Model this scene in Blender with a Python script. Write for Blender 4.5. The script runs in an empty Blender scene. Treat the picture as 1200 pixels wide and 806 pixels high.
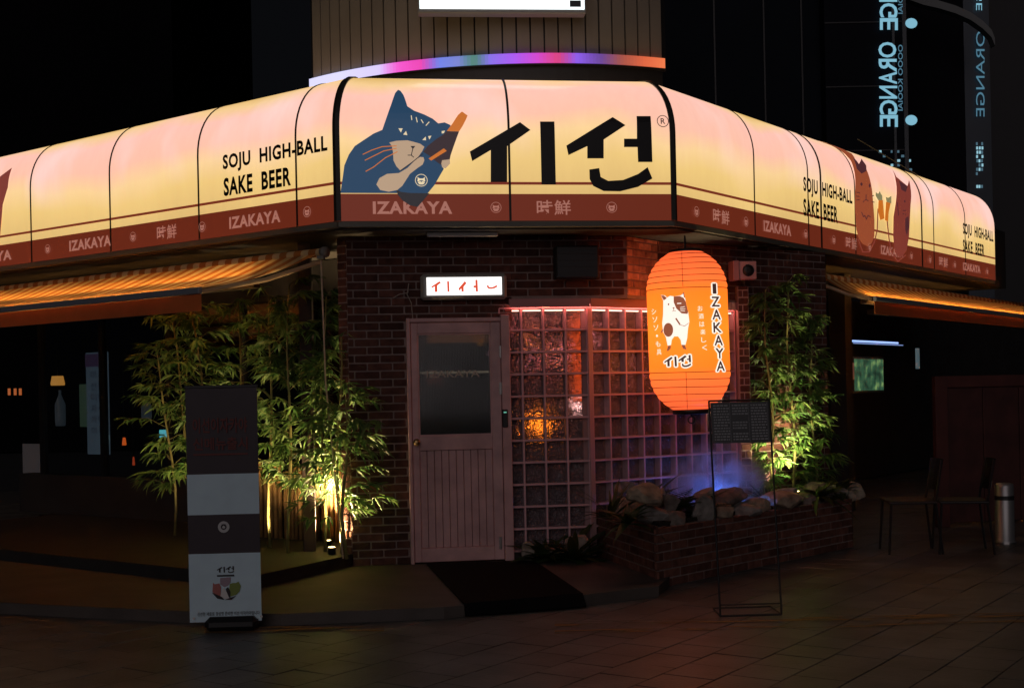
import bpy, bmesh, math, random
from math import sin, cos, tan, radians as R, pi
from mathutils import Vector, Matrix
random.seed(7)
scene = bpy.context.scene
COL = scene.collection

# ------------------------------------------------------------ camera
ROLL = R(1.2); FOC = 1500.0; CX = 600.0; CY = 458.0; CAMZ = 1.5
cd = bpy.data.cameras.new('camera'); cam = bpy.data.objects.new('camera', cd); COL.objects.link(cam)
cam.matrix_world = Matrix.Translation((0, 0, CAMZ)) @ Matrix.Rotation(ROLL, 4, 'Y') @ Matrix.Rotation(R(90), 4, 'X')
cd.sensor_width = 36; cd.lens = 36 * FOC / 1200; cd.shift_y = (CY - 403) / 1200
cd.clip_start = 0.1; cd.clip_end = 1000
scene.camera = cam

# ------------------------------------------------------------ world, night
w = bpy.data.worlds.new("World"); scene.world = w; w.use_nodes = True
wn = w.node_tree; bg = wn.nodes['Background']
bg.inputs['Color'].default_value = (0.0027, 0.0029, 0.0036, 1); bg.inputs['Strength'].default_value = 1.0
sd = bpy.data.lights.new('city_glow', 'SUN'); sd.energy = 0.27; sd.angle = R(50); sd.color = (1.0, 0.86, 0.88)
so = bpy.data.objects.new('city_glow', sd); COL.objects.link(so); so.rotation_euler = (R(76), 0, R(-8))
scene.view_settings.view_transform = 'Standard'; scene.view_settings.look = 'None'
scene.view_settings.exposure = 0; scene.view_settings.gamma = 1
scene.cycles.use_denoising = True
scene.cycles.max_bounces = 8; scene.cycles.transparent_max_bounces = 12
scene.cycles.transmission_bounces = 6; scene.cycles.volume_bounces = 1
scene.cycles.sample_clamp_indirect = 3.0
scene.cycles.caustics_reflective = False; scene.cycles.caustics_refractive = True

# ------------------------------------------------------------ pixel / world measuring
def ray(px, py):
    u = (px - CX) / FOC; v = (CY - py) / FOC; c, s = cos(ROLL), sin(ROLL)
    return Vector((u * c + v * s, 1.0, -u * s + v * c))
def G(px, py, z=0.0):
    d = ray(px, py); t = (z - CAMZ) / d.z
    return Vector((0, 0, CAMZ)) + d * t
def at(px, py, Y): return Vector((0, 0, CAMZ)) + ray(px, py) * Y
def project(p):
    c, s = cos(ROLL), sin(ROLL); x = p[0] / p[1]; z = (p[2] - CAMZ) / p[1]
    return CX + FOC * (x * c - z * s), CY - FOC * (x * s + z * c)
class Frame:                       # a wall: x runs along it, -y points out of it
    def __init__(f, x, y, deg): f.o = Vector((x, y, 0)); f.a = R(deg); f.m = Matrix.Translation(f.o) @ Matrix.Rotation(f.a, 4, 'Z'); f.i = f.m.inverted()
    def hit(f, px, py, out=0.0):   # local (s, z) where the line of sight meets the plane 'out' metres in front
        o = f.i @ Vector((0, 0, CAMZ)); d = f.i.to_3x3() @ ray(px, py); t = (-out - o.y) / d.y
        p = o + d * t; return p.x, p.z
    def w(f, s, out, z): return f.m @ Vector((s, -out, z))

# ------------------------------------------------------------ materials
MATS = {}
def lin(c): return tuple(((x/255)/12.92 if x/255 <= .04045 else ((x/255+.055)/1.055)**2.4) for x in c)
def mat(name, col, rough=.6, metal=0, vary=.0, scale=8, bump=0, bscale=60, emit=None, es=1.0, spec=.5, rand=0, trans=0, coat=0, world=False):
    if name in MATS: return MATS[name]
    m = bpy.data.materials.new(name); m.use_nodes = True; nt = m.node_tree; N = nt.nodes; L = nt.links
    b = N['Principled BSDF']; b.inputs['Base Color'].default_value = (*col, 1); b.inputs['Roughness'].default_value = rough
    b.inputs['Metallic'].default_value = metal; b.inputs['Specular IOR Level'].default_value = spec
    b.inputs['Transmission Weight'].default_value = trans; b.inputs['Coat Weight'].default_value = coat
    tc = N.new('ShaderNodeTexCoord')
    if world: gp_ = N.new('ShaderNodeNewGeometry'); crd = gp_.outputs['Position']
    else: crd = tc.outputs['Object']
    if vary or rand:
        n = N.new('ShaderNodeTexNoise'); n.inputs['Scale'].default_value = scale; n.inputs['Detail'].default_value = 6
        L.new(crd, n.inputs['Vector'])
        mr = N.new('ShaderNodeMapRange'); mr.inputs[3].default_value = 1 - vary; mr.inputs[4].default_value = 1 + vary
        mr.inputs[1].default_value = .3; mr.inputs[2].default_value = .7; L.new(n.outputs['Fac'], mr.inputs[0]); out = mr.outputs[0]
        if rand:
            oi = N.new('ShaderNodeObjectInfo'); m2 = N.new('ShaderNodeMapRange'); m2.inputs[3].default_value = 1 - rand; m2.inputs[4].default_value = 1 + rand
            L.new(oi.outputs['Random'], m2.inputs[0]); mm = N.new('ShaderNodeMath'); mm.operation = 'MULTIPLY'
            L.new(out, mm.inputs[0]); L.new(m2.outputs[0], mm.inputs[1]); out = mm.outputs[0]
        vm = N.new('ShaderNodeVectorMath'); vm.operation = 'SCALE'; vm.inputs[0].default_value = col; L.new(out, vm.inputs['Scale'])
        L.new(vm.outputs[0], b.inputs['Base Color'])
    if bump:
        n = N.new('ShaderNodeTexNoise'); n.inputs['Scale'].default_value = bscale; n.inputs['Detail'].default_value = 5
        L.new(crd, n.inputs['Vector']); bp = N.new('ShaderNodeBump'); bp.inputs['Strength'].default_value = bump; bp.inputs['Distance'].default_value = .01
        L.new(n.outputs['Fac'], bp.inputs['Height']); L.new(bp.outputs[0], b.inputs['Normal'])
    if emit: b.inputs['Emission Color'].default_value = (*emit, 1); b.inputs['Emission Strength'].default_value = es
    MATS[name] = m; return m
def lit(name, rgb, es=1.0, base=(.3, .3, .3), rough=.3): return mat(name, base, rough, emit=lin(rgb), es=es)

def sign_mat():
    m = bpy.data.materials.new('lit_sign_film'); m.use_nodes = True; nt = m.node_tree; N = nt.nodes; L = nt.links
    b = N['Principled BSDF']; b.inputs['Base Color'].default_value = (.35, .3, .22, 1); b.inputs['Roughness'].default_value = .18
    tc = N.new('ShaderNodeTexCoord'); sx = N.new('ShaderNodeSeparateXYZ'); L.new(tc.outputs['Object'], sx.inputs[0])
    n = N.new('ShaderNodeTexNoise'); n.inputs['Scale'].default_value = .9; n.inputs['Detail'].default_value = 1
    L.new(tc.outputs['Object'], n.inputs['Vector'])
    a = N.new('ShaderNodeMath'); a.operation = 'MULTIPLY_ADD'; a.inputs[1].default_value = .5; L.new(n.outputs['Fac'], a.inputs[0]); L.new(sx.outputs['Z'], a.inputs[2])
    mr = N.new('ShaderNodeMapRange'); mr.inputs[1].default_value = 3.13; mr.inputs[2].default_value = 4.38; L.new(a.outputs[0], mr.inputs[0])
    cr = N.new('ShaderNodeValToRGB'); L.new(mr.outputs[0], cr.inputs[0]); E = cr.color_ramp.elements
    E[0].position = 0; E[0].color = (*lin((210, 172, 106)), 1); E[1].position = .36; E[1].color = (*lin((238, 200, 124)), 1)
    for p, c in ((.5, (250, 210, 150)), (.64, (254, 194, 170)), (.84, (255, 196, 180)), (.94, (246, 205, 146)), (1, (226, 185, 112))):
        e = cr.color_ramp.elements.new(p); e.color = (*lin(c), 1)
    # lamps behind the film: paler patches in the upper half, and grime along the foot
    n2 = N.new('ShaderNodeTexNoise'); n2.inputs['Scale'].default_value = 1.5; n2.inputs['Detail'].default_value = 2; mp = N.new('ShaderNodeMapping'); mp.inputs['Scale'].default_value = (1, 1, .6); mp.inputs['Location'].default_value = (3, 1, 0)
    L.new(tc.outputs['Object'], mp.inputs[0]); L.new(mp.outputs[0], n2.inputs['Vector'])
    hz = N.new('ShaderNodeMapRange'); hz.inputs[1].default_value = .46; hz.inputs[2].default_value = .68; hz.inputs[4].default_value = .8; L.new(n2.outputs['Fac'], hz.inputs[0])
    zz = N.new('ShaderNodeMapRange'); zz.inputs[1].default_value = 3.35; zz.inputs[2].default_value = 3.7; L.new(sx.outputs['Z'], zz.inputs[0])
    z2 = N.new('ShaderNodeMapRange'); z2.inputs[1].default_value = 4.05; z2.inputs[2].default_value = 3.9; L.new(sx.outputs['Z'], z2.inputs[0])
    m1 = N.new('ShaderNodeMath'); m1.operation = 'MULTIPLY'; L.new(hz.outputs[0], m1.inputs[0]); L.new(zz.outputs[0], m1.inputs[1])
    m3 = N.new('ShaderNodeMath'); m3.operation = 'MULTIPLY'; L.new(m1.outputs[0], m3.inputs[0]); L.new(z2.outputs[0], m3.inputs[1])
    mx = N.new('ShaderNodeMix'); mx.data_type = 'RGBA'; L.new(m3.outputs[0], mx.inputs[0]); L.new(cr.outputs[0], mx.inputs[6]); mx.inputs[7].default_value = (*lin((255, 214, 205)), 1)
    n3 = N.new('ShaderNodeTexNoise'); n3.inputs['Scale'].default_value = 5; n3.inputs['Detail'].default_value = 8; n3.inputs['Roughness'].default_value = .7; mp2 = N.new('ShaderNodeMapping'); mp2.inputs['Scale'].default_value = (2.4, 2.4, .5); L.new(tc.outputs['Object'], mp2.inputs[0]); L.new(mp2.outputs[0], n3.inputs['Vector'])
    gr_ = N.new('ShaderNodeMapRange'); gr_.inputs[1].default_value = .3; gr_.inputs[2].default_value = .7; gr_.inputs[3].default_value = .96; gr_.inputs[4].default_value = 1.03; L.new(n3.outputs['Fac'], gr_.inputs[0])
    L.new(gr_.outputs[0], b.inputs['Emission Strength']); L.new(mx.outputs[2], b.inputs['Emission Color'])
    return m

def brick_mat(name, col):
    m = mat(name, col, .85, vary=.35, scale=14, bump=.5, bscale=90, rand=.4, spec=.25, world=True); return m

# ------------------------------------------------------------ mesh building
class MB:
    def __init__(s): s.v = []; s.f = []
    def add(s, vs, fs):
        k = len(s.v); s.v += [tuple(v) for v in vs]; s.f += [tuple(i + k for i in f) for f in fs]; return s
    def box(s, x0, x1, y0, y1, z0, z1, M=None):
        vs = [Vector((x, y, z)) for x in (x0, x1) for y in (y0, y1) for z in (z0, z1)]
        if M: vs = [M @ v for v in vs]
        return s.add(vs, [(0,1,3,2),(4,6,7,5),(0,4,5,1),(2,3,7,6),(0,2,6,4),(1,5,7,3)])
    def cbox(s, x0, x1, y0, y1, z0, z1, c=.004, M=None):   # chamfered box
        bm = bmesh.new(); bmesh.ops.create_cube(bm, size=1)
        bmesh.ops.scale(bm, vec=(x1-x0, y1-y0, z1-z0), verts=bm.verts); bmesh.ops.translate(bm, vec=((x0+x1)/2, (y0+y1)/2, (z0+z1)/2), verts=bm.verts)
        bmesh.ops.bevel(bm, geom=bm.edges[:], offset=c, segments=1, affect='EDGES')
        bm.verts.index_update(); vs = [v.co.copy() for v in bm.verts]
        if M: vs = [M @ v for v in vs]
        s.add(vs, [[v.index for v in f.verts] for f in bm.faces]); bm.free(); return s
    def tube(s, pts, r, n=8, caps=True):
        pts = [Vector(p) for p in pts]; rs = r if isinstance(r, (list, tuple)) else [r] * len(pts); vs = []; fs = []
        for i, p in enumerate(pts):
            d = (pts[min(i+1, len(pts)-1)] - pts[max(i-1, 0)]).normalized(); a = d.orthogonal().normalized() if i == 0 else (pa - d * pa.dot(d)).normalized(); pa = a; b = d.cross(a)
            vs += [p + (a * cos(2*pi*k/n) + b * sin(2*pi*k/n)) * rs[i] for k in range(n)]
        for i in range(len(pts)-1):
            for k in range(n): fs.append((i*n+k, i*n+(k+1) % n, (i+1)*n+(k+1) % n, (i+1)*n+k))
        if caps: fs += [tuple(range(n))[::-1], tuple(range((len(pts)-1)*n, len(pts)*n))]
        return s.add(vs, fs)
    def lathe(s, prof, n=24, c=(0, 0, 0), sy=1):
        vs = []; fs = []
        for r, z in prof: vs += [(c[0] + r*cos(2*pi*k/n), c[1] + sy*r*sin(2*pi*k/n), c[2] + z) for k in range(n)]
        for i in range(len(prof)-1):
            for k in range(n): fs.append((i*n+k, i*n+(k+1) % n, (i+1)*n+(k+1) % n, (i+1)*n+k))
        fs += [tuple(range(n))[::-1], tuple(range((len(prof)-1)*n, len(prof)*n))]
        return s.add(vs, fs)
    def prism(s, poly, z0, z1):      # poly in xy
        n = len(poly); zt = z1 if isinstance(z1, (list, tuple)) else [z1]*n
        vs = [(p[0], p[1], z0) for p in poly] + [(p[0], p[1], zt[i]) for i, p in enumerate(poly)]
        return s.add(vs, [tuple(range(n))[::-1], tuple(range(n, 2*n))] + [(i, (i+1) % n, n+(i+1) % n, n+i) for i in range(n)])
    def plate(s, poly, y0, y1):      # poly in xz
        n = len(poly); vs = [(p[0], y0, p[1]) for p in poly] + [(p[0], y1, p[1]) for p in poly]
        return s.add(vs, [tuple(range(n)), tuple(range(n, 2*n))[::-1]] + [(i, n+i, n+(i+1) % n, (i+1) % n) for i in range(n)])
    def mesh(s, name, smooth=False):
        me = bpy.data.meshes.new(name); me.from_pydata(s.v, [], s.f); me.update()
        bm = bmesh.new(); bm.from_mesh(me); bmesh.ops.recalc_face_normals(bm, faces=bm.faces); bm.to_mesh(me); bm.free()
        if smooth: me.polygons.foreach_set('use_smooth', [True]*len(me.polygons))
        return me
    def build(s, name, m, parent=None, smooth=False, label=None, kind=None, loc=None):
        me = s.mesh(name, smooth); me.materials.append(m); return link(name, me, parent, label, kind, loc)
def link(name, me, parent=None, label=None, kind=None, loc=None):
    o = bpy.data.objects.new(name, me); COL.objects.link(o)
    if parent: o.parent = parent
    if loc is not None: o.location = loc
    if label: o['label'] = label
    if kind: o['kind'] = kind
    return o
def thing(name, label, cat, loc=(0, 0, 0), rz=0, group=None):
    o = bpy.data.objects.new(name, None); COL.objects.link(o); o.location = loc; o.rotation_euler = (0, 0, rz); o.empty_display_size = .1
    o['label'] = label; o['category'] = cat
    if group: o['group'] = group
    return o
def tag(o, label, cat, group=None):
    o['label'] = label; o['category'] = cat
    if group: o['group'] = group
    return o
def fthing(name, label, cat, F, group=None): return thing(name, label, cat, F.o, F.a, group)
def brick_mesh(seed, m):
    rnd = random.Random(seed); mb = MB().cbox(-.5, .5, 0, 1, 0, 1, .05)
    mb.v = [(x*1.0, y + rnd.uniform(-.02, .02), z + rnd.uniform(-.012, .012)) for x, y, z in mb.v]
    me = mb.mesh('brick'); me.materials.append(m); return me

# printed artwork: flat triangles mapped on a surface
def cut2d(polys, xs=(), ys=()):
    bm = bmesh.new()
    for poly in polys:
        vs = [bm.verts.new((p[0], p[1], 0)) for p in poly]
        try: bm.faces.new(vs)
        except Exception: pass
    bmesh.ops.triangulate(bm, faces=bm.faces[:], ngon_method='EAR_CLIP')
    for x in xs: bmesh.ops.bisect_plane(bm, geom=bm.verts[:]+bm.edges[:]+bm.faces[:], plane_co=(x, 0, 0), plane_no=(1, 0, 0))
    for y in ys: bmesh.ops.bisect_plane(bm, geom=bm.verts[:]+bm.edges[:]+bm.faces[:], plane_co=(0, y, 0), plane_no=(0, 1, 0))
    bm.verts.index_update(); v = [(a.co.x, a.co.y) for a in bm.verts]; f = [[a.index for a in q.verts] for q in bm.faces]; bm.free(); return v, f
TXT = {}
def text(body, bold=0.0, space=1.0):
    key = (body, bold, space)
    if key in TXT: return TXT[key]
    cu = bpy.data.curves.new('t', 'FONT'); cu.body = body; cu.offset = bold; cu.space_character = space; cu.resolution_u = 3; cu.fill_mode = 'FRONT'
    o = bpy.data.objects.new('t', cu); COL.objects.link(o); dg = bpy.context.evaluated_depsgraph_get(); dg.update()
    me = o.evaluated_get(dg).to_mesh(); v = [(a.co.x, a.co.y) for a in me.vertices]; f = [list(p.vertices) for p in me.polygons]
    o.evaluated_get(dg).to_mesh_clear(); bpy.data.objects.remove(o); bpy.data.curves.remove(cu)
    TXT[key] = (v, f); return v, f
def fit(vf, x0, x1, y0, y1):
    v, f = vf
    if not v: return []
    ax = min(p[0] for p in v); bx = max(p[0] for p in v); ay = min(p[1] for p in v); by = max(p[1] for p in v)
    q = [(x0 + (p[0]-ax)/max(bx-ax, 1e-6)*(x1-x0), y0 + (p[1]-ay)/max(by-ay, 1e-6)*(y1-y0)) for p in v]
    return [[q[i] for i in t] for t in f]
def stroke(pts, wd):
    out = []
    for a, b in zip(pts, pts[1:]):
        a = Vector(a); b = Vector(b); d = (b-a); 
        if d.length < 1e-9: continue
        d.normalize(); n = Vector((-d.y, d.x))*wd/2; a2 = a-d*wd*.3; b2 = b+d*wd*.3
        out.append([tuple(a2+n), tuple(a2-n), tuple(b2-n), tuple(b2+n)])
    return out
def disc(cx, cy, rx, ry=None, n=20): ry = ry or rx; return [(cx+rx*cos(2*pi*k/n), cy+ry*sin(2*pi*k/n)) for k in range(n)]
def ring(cx, cy, r, wd, n=24, ry=None):
    ry = ry or r; k = ry/r
    return [[(cx+a*cos(t), cy+a*k*sin(t)) for a, t in ((r, t0), (r, t1), (r-wd, t1), (r-wd, t0))] for t0, t1 in ((2*pi*i/n, 2*pi*(i+1)/n) for i in range(n))]
def decal(name, polys, mapf, m, parent, xs=(), ys=(), label=None):
    v, f = cut2d(polys, xs, ys)
    if not v: return None
    me = bpy.data.meshes.new(name); me.from_pydata([mapf(*p) for p in v], [], f); me.materials.append(m)
    return link(name, me, parent, label)
LOGO_C = [[(487,280),(655,182),(690,208),(612,262),(612,382),(557,382),(557,275),(495,312)],
          [(722,180),(770,180),(775,390),(727,390)],
          [(810,260),(965,165),(1008,192),(935,240),(935,303),(880,303),(880,262),(817,292)],
          [(1045,162),(1092,162),(1098,315),(1050,315),(1048,265),(1003,265),(1003,237),(1046,237)],
          [(887,340),(920,335),(925,365),(950,378),(1000,375),(1050,355),(1082,332),(1098,370),(1050,398),(990,413),(935,412),(900,395),(888,372)]]
def logo_fit(x0, x1, y0, y1, which=range(5)):
    return [[(x0+(p[0]-487)/611*(x1-x0), y1-(p[1]-162)/251*(y1-y0)) for p in LOGO_C[i]] for i in which]
def fat(polys, r, n=8):
    out = []
    for k in range(n):
        dx, dy = r*cos(2*pi*k/n), r*sin(2*pi*k/n); out += [[(x+dx, y+dy) for x, y in p] for p in polys]
    return out

# shared materials
M_brick = brick_mat('red_brick', (.1, .04, .03)); M_mortar = mat('mortar', (.27, .2, .18), .95, vary=.2, bump=.3)
M_black = mat('black_paint', (.012, .012, .013), .45); M_dark = mat('dark_wall', (.02, .017, .016), .8, vary=.3, scale=3)
M_grey = mat('grey_trim', (.16, .15, .13), .55, vary=.15, scale=5); M_sofft = mat('soffit_board', (.05, .045, .04), .7, vary=.2)
M_ink = mat('black_print', (.01, .009, .009), .35); M_steel = mat('brushed_steel', (.55, .54, .52), .28, metal=1, vary=.1, scale=30)
M_glassdark = mat('dark_window_glass', (.6, .63, .66), .02, spec=.5, trans=1)
M_white = mat('white_print', (.8, .8, .78), .5)

# ------------------------------------------------------------ frames of the building
FS = Frame(*(at(396, 300, 10.1).xy), 8)          # front of the canopy sign, s=0 at its left corner
sR = FS.hit(791, 259)[0]
pL = FS.o; pR = FS.w(sR, 0, 0)
FL = Frame(pL.x, pL.y, -37)                      # left wing: s negative going left
FR = Frame(pR.x, pR.y, 53)                       # right wing: s positive going right
oa = at(535, 458, 10.75); FA = Frame(oa.x, oa.y, 8)     # door wall
sBend = FA.hit(690, 400)[0]; pB = FA.w(sBend, 0, 0); FB = Frame(pB.x, pB.y, 35)   # glass block wall turning back
sAL = FA.hit(413, 640)[0]; sUp = FA.hit(735, 300)[0]
Z0 = .075; ZS = 2.867; ZTOP = 4.05

# ============================================================ GROUND
g = MB(); g.add([(-150, -60, -.05), (150, -60, -.05), (150, 240, -.05), (-150, 240, -.05)], [(0, 1, 2, 3)])
ground = g.build('ground', mat('asphalt', (.045, .045, .048), .75, vary=.3, scale=4, bump=.4, bscale=200)); ground['kind'] = 'structure'
P = lambda *a: G(*a).xy
# raised stoop in front of the door, deck under the bamboo
st = [G(-60, 703, Z0), G(220, 716, Z0), G(330, 719, Z0), G(520, 711, Z0), G(690, 696, Z0), G(772, 686, Z0)]
back = [FA.w(2.6, -1.2, 0), FA.w(sAL-.3, -.6, 0), FL.w(-5.2, -.6, 0)]
stoop_poly = [(p.x, p.y) for p in st + back]
o = MB().prism(stoop_poly, -.049, Z0).build('stoop', mat('stoop_concrete', (.09, .075, .065), .6, vary=.25, scale=3, bump=.15, bscale=40)); o['kind'] = 'structure'
dk = [G(418, 656, Z0), G(300, 690, Z0)]
c2 = (dk[1] + FL.m.to_3x3() @ Vector((-6, 0, 0)))
deck_poly = [tuple(FA.w(sAL-.01, 0.02, 0).xy), tuple(dk[1].xy), tuple(c2.xy), tuple((c2 + FL.m.to_3x3() @ Vector((0, 2.4, 0))).xy), tuple(FA.w(sAL-.01, -1.6, 0).xy)]
o = MB().prism(deck_poly, Z0-.002, Z0+.1).build('planting_kerb', mat('deck_concrete', (.022, .02, .018), .7, vary=.25, scale=4, bump=.3)); o['kind'] = 'structure'
def inpoly(x, y, poly):
    r = False; n = len(poly)
    for i in range(n):
        x1, y1 = poly[i]; x2, y2 = poly[(i+1) % n]
        if (y1 > y) != (y2 > y) and x < (x2-x1)*(y-y1)/(y2-y1)+x1: r = not r
    return r
pave = MB(); pave.add([(-14, 3, -.046), (14, 3, -.046), (14, 22, -.046), (-14, 22, -.046)], [(0, 1, 2, 3)])
pave = pave.build('pavement', mat('pavement_joint_sand', (.06, .055, .05), .95, vary=.2)); pave['kind'] = 'structure'
M_slab = mat('paving_slab_concrete', (.112, .105, .098), .4, vary=.42, scale=2.6, bump=.3, bscale=45, rand=.2, world=True)
slabs = []; FP = Frame(0, 8, 55); ps = .3
for i in range(-40, 60):
    for j in range(-40, 60):
        sx = i*ps + (.15 if j % 2 else 0); c = FP.w(sx, j*ps, 0)
        if c.y < 5 or c.y > 20 or abs(c.x) > 13: continue
        px, py = project((c.x, c.y, 0))
        if px < -260 or px > 1460 or py > 1000: continue
        if all(inpoly(c.x+dx, c.y+dy, stoop_poly) for dx, dy in ((-.3, 0), (.3, 0), (0, .3), (0, -.3))): continue
        vis = -20 < px < 1220 and py < 815 and not inpoly(c.x, c.y, stoop_poly)
        slabs.append((0 if vis else 1, c.length, c))
slabs.sort(key=lambda t: (t[0], t[1]))
sm = []
for k in range(5):
    mb = MB().cbox(-ps/2+.002, ps/2-.002, -ps/2+.002, ps/2-.002, -.045, 0, .003); me = mb.mesh('paving_slab'); me.materials.append(M_slab); sm.append(me)
far = MB()
for k, (_, _, c) in enumerate(slabs):
    dz = random.uniform(-.003, 0); rx, ry = random.uniform(-.006, .006), random.uniform(-.006, .006)
    if k < 298:
        o = link('paving_slab', sm[k % 5], pave, loc=(c.x, c.y, dz)); o.rotation_euler = (rx, ry, FP.a)
    else:
        far.box(-ps/2+.002, ps/2-.002, -ps/2+.002, ps/2-.002, -.045, 0, Matrix.Translation((c.x, c.y, dz)) @ Matrix.Rotation(FP.a, 4, 'Z'))
far.build('distant_paving_slabs', M_slab, pave, kind='stuff')
# streaks of yellow light on the ground, painted on as patchy strips
def streak_mat():
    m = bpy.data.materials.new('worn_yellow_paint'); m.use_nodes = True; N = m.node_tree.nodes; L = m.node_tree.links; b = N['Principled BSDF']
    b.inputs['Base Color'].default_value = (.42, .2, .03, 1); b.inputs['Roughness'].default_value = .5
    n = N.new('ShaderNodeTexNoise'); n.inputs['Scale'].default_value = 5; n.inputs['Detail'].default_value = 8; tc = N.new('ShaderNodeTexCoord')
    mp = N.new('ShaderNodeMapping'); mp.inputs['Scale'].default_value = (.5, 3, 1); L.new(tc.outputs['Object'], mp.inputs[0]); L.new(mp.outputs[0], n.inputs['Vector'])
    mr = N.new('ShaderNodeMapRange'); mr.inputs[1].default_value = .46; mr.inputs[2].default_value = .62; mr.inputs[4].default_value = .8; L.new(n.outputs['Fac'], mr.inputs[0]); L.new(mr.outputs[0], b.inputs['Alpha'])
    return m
ml = streak_mat(); yl = MB()
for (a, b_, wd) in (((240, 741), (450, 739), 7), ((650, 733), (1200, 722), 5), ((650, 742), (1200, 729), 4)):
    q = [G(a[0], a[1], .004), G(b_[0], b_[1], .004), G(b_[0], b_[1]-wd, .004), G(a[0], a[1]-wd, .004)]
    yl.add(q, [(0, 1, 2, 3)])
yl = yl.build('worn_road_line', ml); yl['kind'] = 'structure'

# ============================================================ BUILDING SHELL
bld = thing('restaurant_building', 'dark single storey corner restaurant building behind the lit canopy sign', 'building')
roof = [FL.w(-8, -.5, 0), FL.w(-.2, -.5, 0), FS.w(sR+.2, -.5, 0), FR.w(11, -.5, 0), FR.w(11, -7, 0), FL.w(-8, -7, 0)]
MB().prism([tuple(p.xy) for p in roof], ZS+.04, ZS+.9).build('roof', M_dark, bld)
sof = [FL.w(-8, -.08, 0), FL.w(-.03, -.08, 0), FS.w(sR+.03, -.08, 0), FR.w(9.2, -.08, 0), FR.w(9.2, -3, 0), FL.w(-8, -3.2, 0)]
MB().prism([tuple(p.xy) for p in sof], ZS-.06, ZS+.03).build('soffit', M_sofft, bld)
# interior back walls
room = MB()
for F_, a, b_, dep in ((FA, -3.2, 2.8, 3.2),): room.box(-1.2, b_, dep, dep+.1, 0, ZS-.07).box(-1.3, -1.2, .3, dep+.1, 0, ZS-.07)
MB().add([FA.m @ Vector(v) for v in room.v], room.f).build('interior_wall', mat('interior_wall_paint', (.03, .014, .01), .7, vary=.2), bld)

# --- door wall of brick
wall = fthing('entrance_brick_wall', 'dark red brick wall around the pink door and over the glass blocks', 'wall', FA)
zt = ZS-.062
dl, dtop = FA.hit(476, 377, .05); dr, _ = FA.hit(597, 377, .05)
gz1 = FA.hit(620, 361)[1]; gz0 = Z0+.07
MB().box(sAL+.004, dl, .008, .24, Z0-.01, zt).box(dl-.001, dr+.02, .009, .24, dtop, zt-.001).box(dr-.03, sUp-.004, .0085, .2, gz1+.075, zt-.002).build('mortar', M_mortar, wall)
bm_ = [brick_mesh(k, M_brick) for k in range(5)]
def lay(parent, rects, meshes, y0=0, proud=.012, depth=.1, courses=(Z0, ZS), pitch=.21, h=.0675, start=0.0, limit=298, cnt=None, bname='brick', gap=.0115):
    cnt = cnt if cnt is not None else [0]; extra = MB(); k = 0; z = courses[0]
    while z < courses[1]-.02:
        for (s0, s1, a0, a1) in rects:
            zz0, zz1 = max(z, a0), min(z+h-gap, a1)
            if zz1-zz0 < .02: continue
            s = start + (0 if k % 2 else -pitch/2) + math.floor((s0-start)/pitch)*pitch - pitch
            while s < s1:
                b0, b1 = max(s, s0), min(s+pitch-gap, s1)
                if b1-b0 > .025:
                    o_ = random.uniform(-.0025, .0025)
                    if cnt[0] < limit:
                        o = link(bname, random.choice(meshes), parent, loc=((b0+b1)/2, y0-proud+.012+o_, zz0)); o.scale = (b1-b0, depth, zz1-zz0); cnt[0] += 1
                    else: extra.box(b0, b1, y0-proud+.012+o_, y0-proud+.012+o_+depth, zz0, zz1)
                s += pitch
        z += h; k += 1
    if extra.v: extra.build('bricks', meshes[0].materials[0], parent, kind='stuff')
    return cnt
lay(wall, [(sAL, dl-.004, Z0, zt), (dl-.0039, dr+.03, dtop+.004, zt), (dr+.0301, sUp, gz1+.078, zt)], bm_)
# slanted brick pier at the left corner, lit by the uplights
pil = thing('pillar_return', 'plain dark return of the entrance wall beside the bamboo', 'wall', FA.w(sAL, 0, 0), FA.a)
MB().box(-.06, .003, .075, 1.6, Z0+.1, zt-.003).build('render_coat', M_dark, pil)
edge = thing('brick_pier', 'slim brick pier at left corner of the entrance wall lit warm near its foot', 'wall', FA.w(sAL-.078, -.062, 0), FA.a-R(38.5))
MB().box(0, .098, .006, .05, Z0+.1, zt-.004).build('mortar', M_mortar, edge)
lay(edge, [(.002, .094, Z0+.1, zt-.004)], bm_, pitch=.21, start=.1, courses=(Z0+.1, ZS), depth=.04)
# --- upper brick band turning away to the right + side wall
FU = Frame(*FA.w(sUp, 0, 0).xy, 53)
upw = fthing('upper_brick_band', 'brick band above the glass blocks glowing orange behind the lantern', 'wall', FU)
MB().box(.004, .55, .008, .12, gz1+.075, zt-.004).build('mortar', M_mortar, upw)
lay(upw, [(0, .55, gz1+.078, zt-.004)], [brick_mesh(40+k, brick_mat('orange_painted_brick', (.42, .2, .13))) for k in range(3)])  # lantern glow on this band put into a lighter orange brick colour
GB_N = 9; bw = .1885
sG1 = .035 + GB_N*bw
side = fthing('side_brick_wall', 'red brick wall right of the glass blocks behind the planter', 'wall', FB)
MB().box(sG1+.03, 3.0, .008, .24, 0, zt-.005).box(.25, sG1+.03, .0085, .2, gz1+.075, zt-.006).build('mortar', M_mortar, side)
lay(side, [(sG1+.035, 3.0, .3, zt-.005), (.42, sG1+.034, gz1+.078, zt-.006)], bm_, courses=(Z0, ZS))
sp, _ = FB.hit(874, 400, .12)
col = thing('brick_pilaster', 'narrow brick pilaster with pale joints right of the lantern', 'wall', FB.w(sp, .1, 0), R(5))
MB().box(-.05, .05, .008, .16, .3, 2.42).build('mortar', mat('pale_mortar', (.42, .3, .27), .9), col)
lay(col, [(-.045, .045, .3, 2.42)], bm_, pitch=.2, start=-.145+.045, courses=(.3, 2.42), depth=.09)
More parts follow.
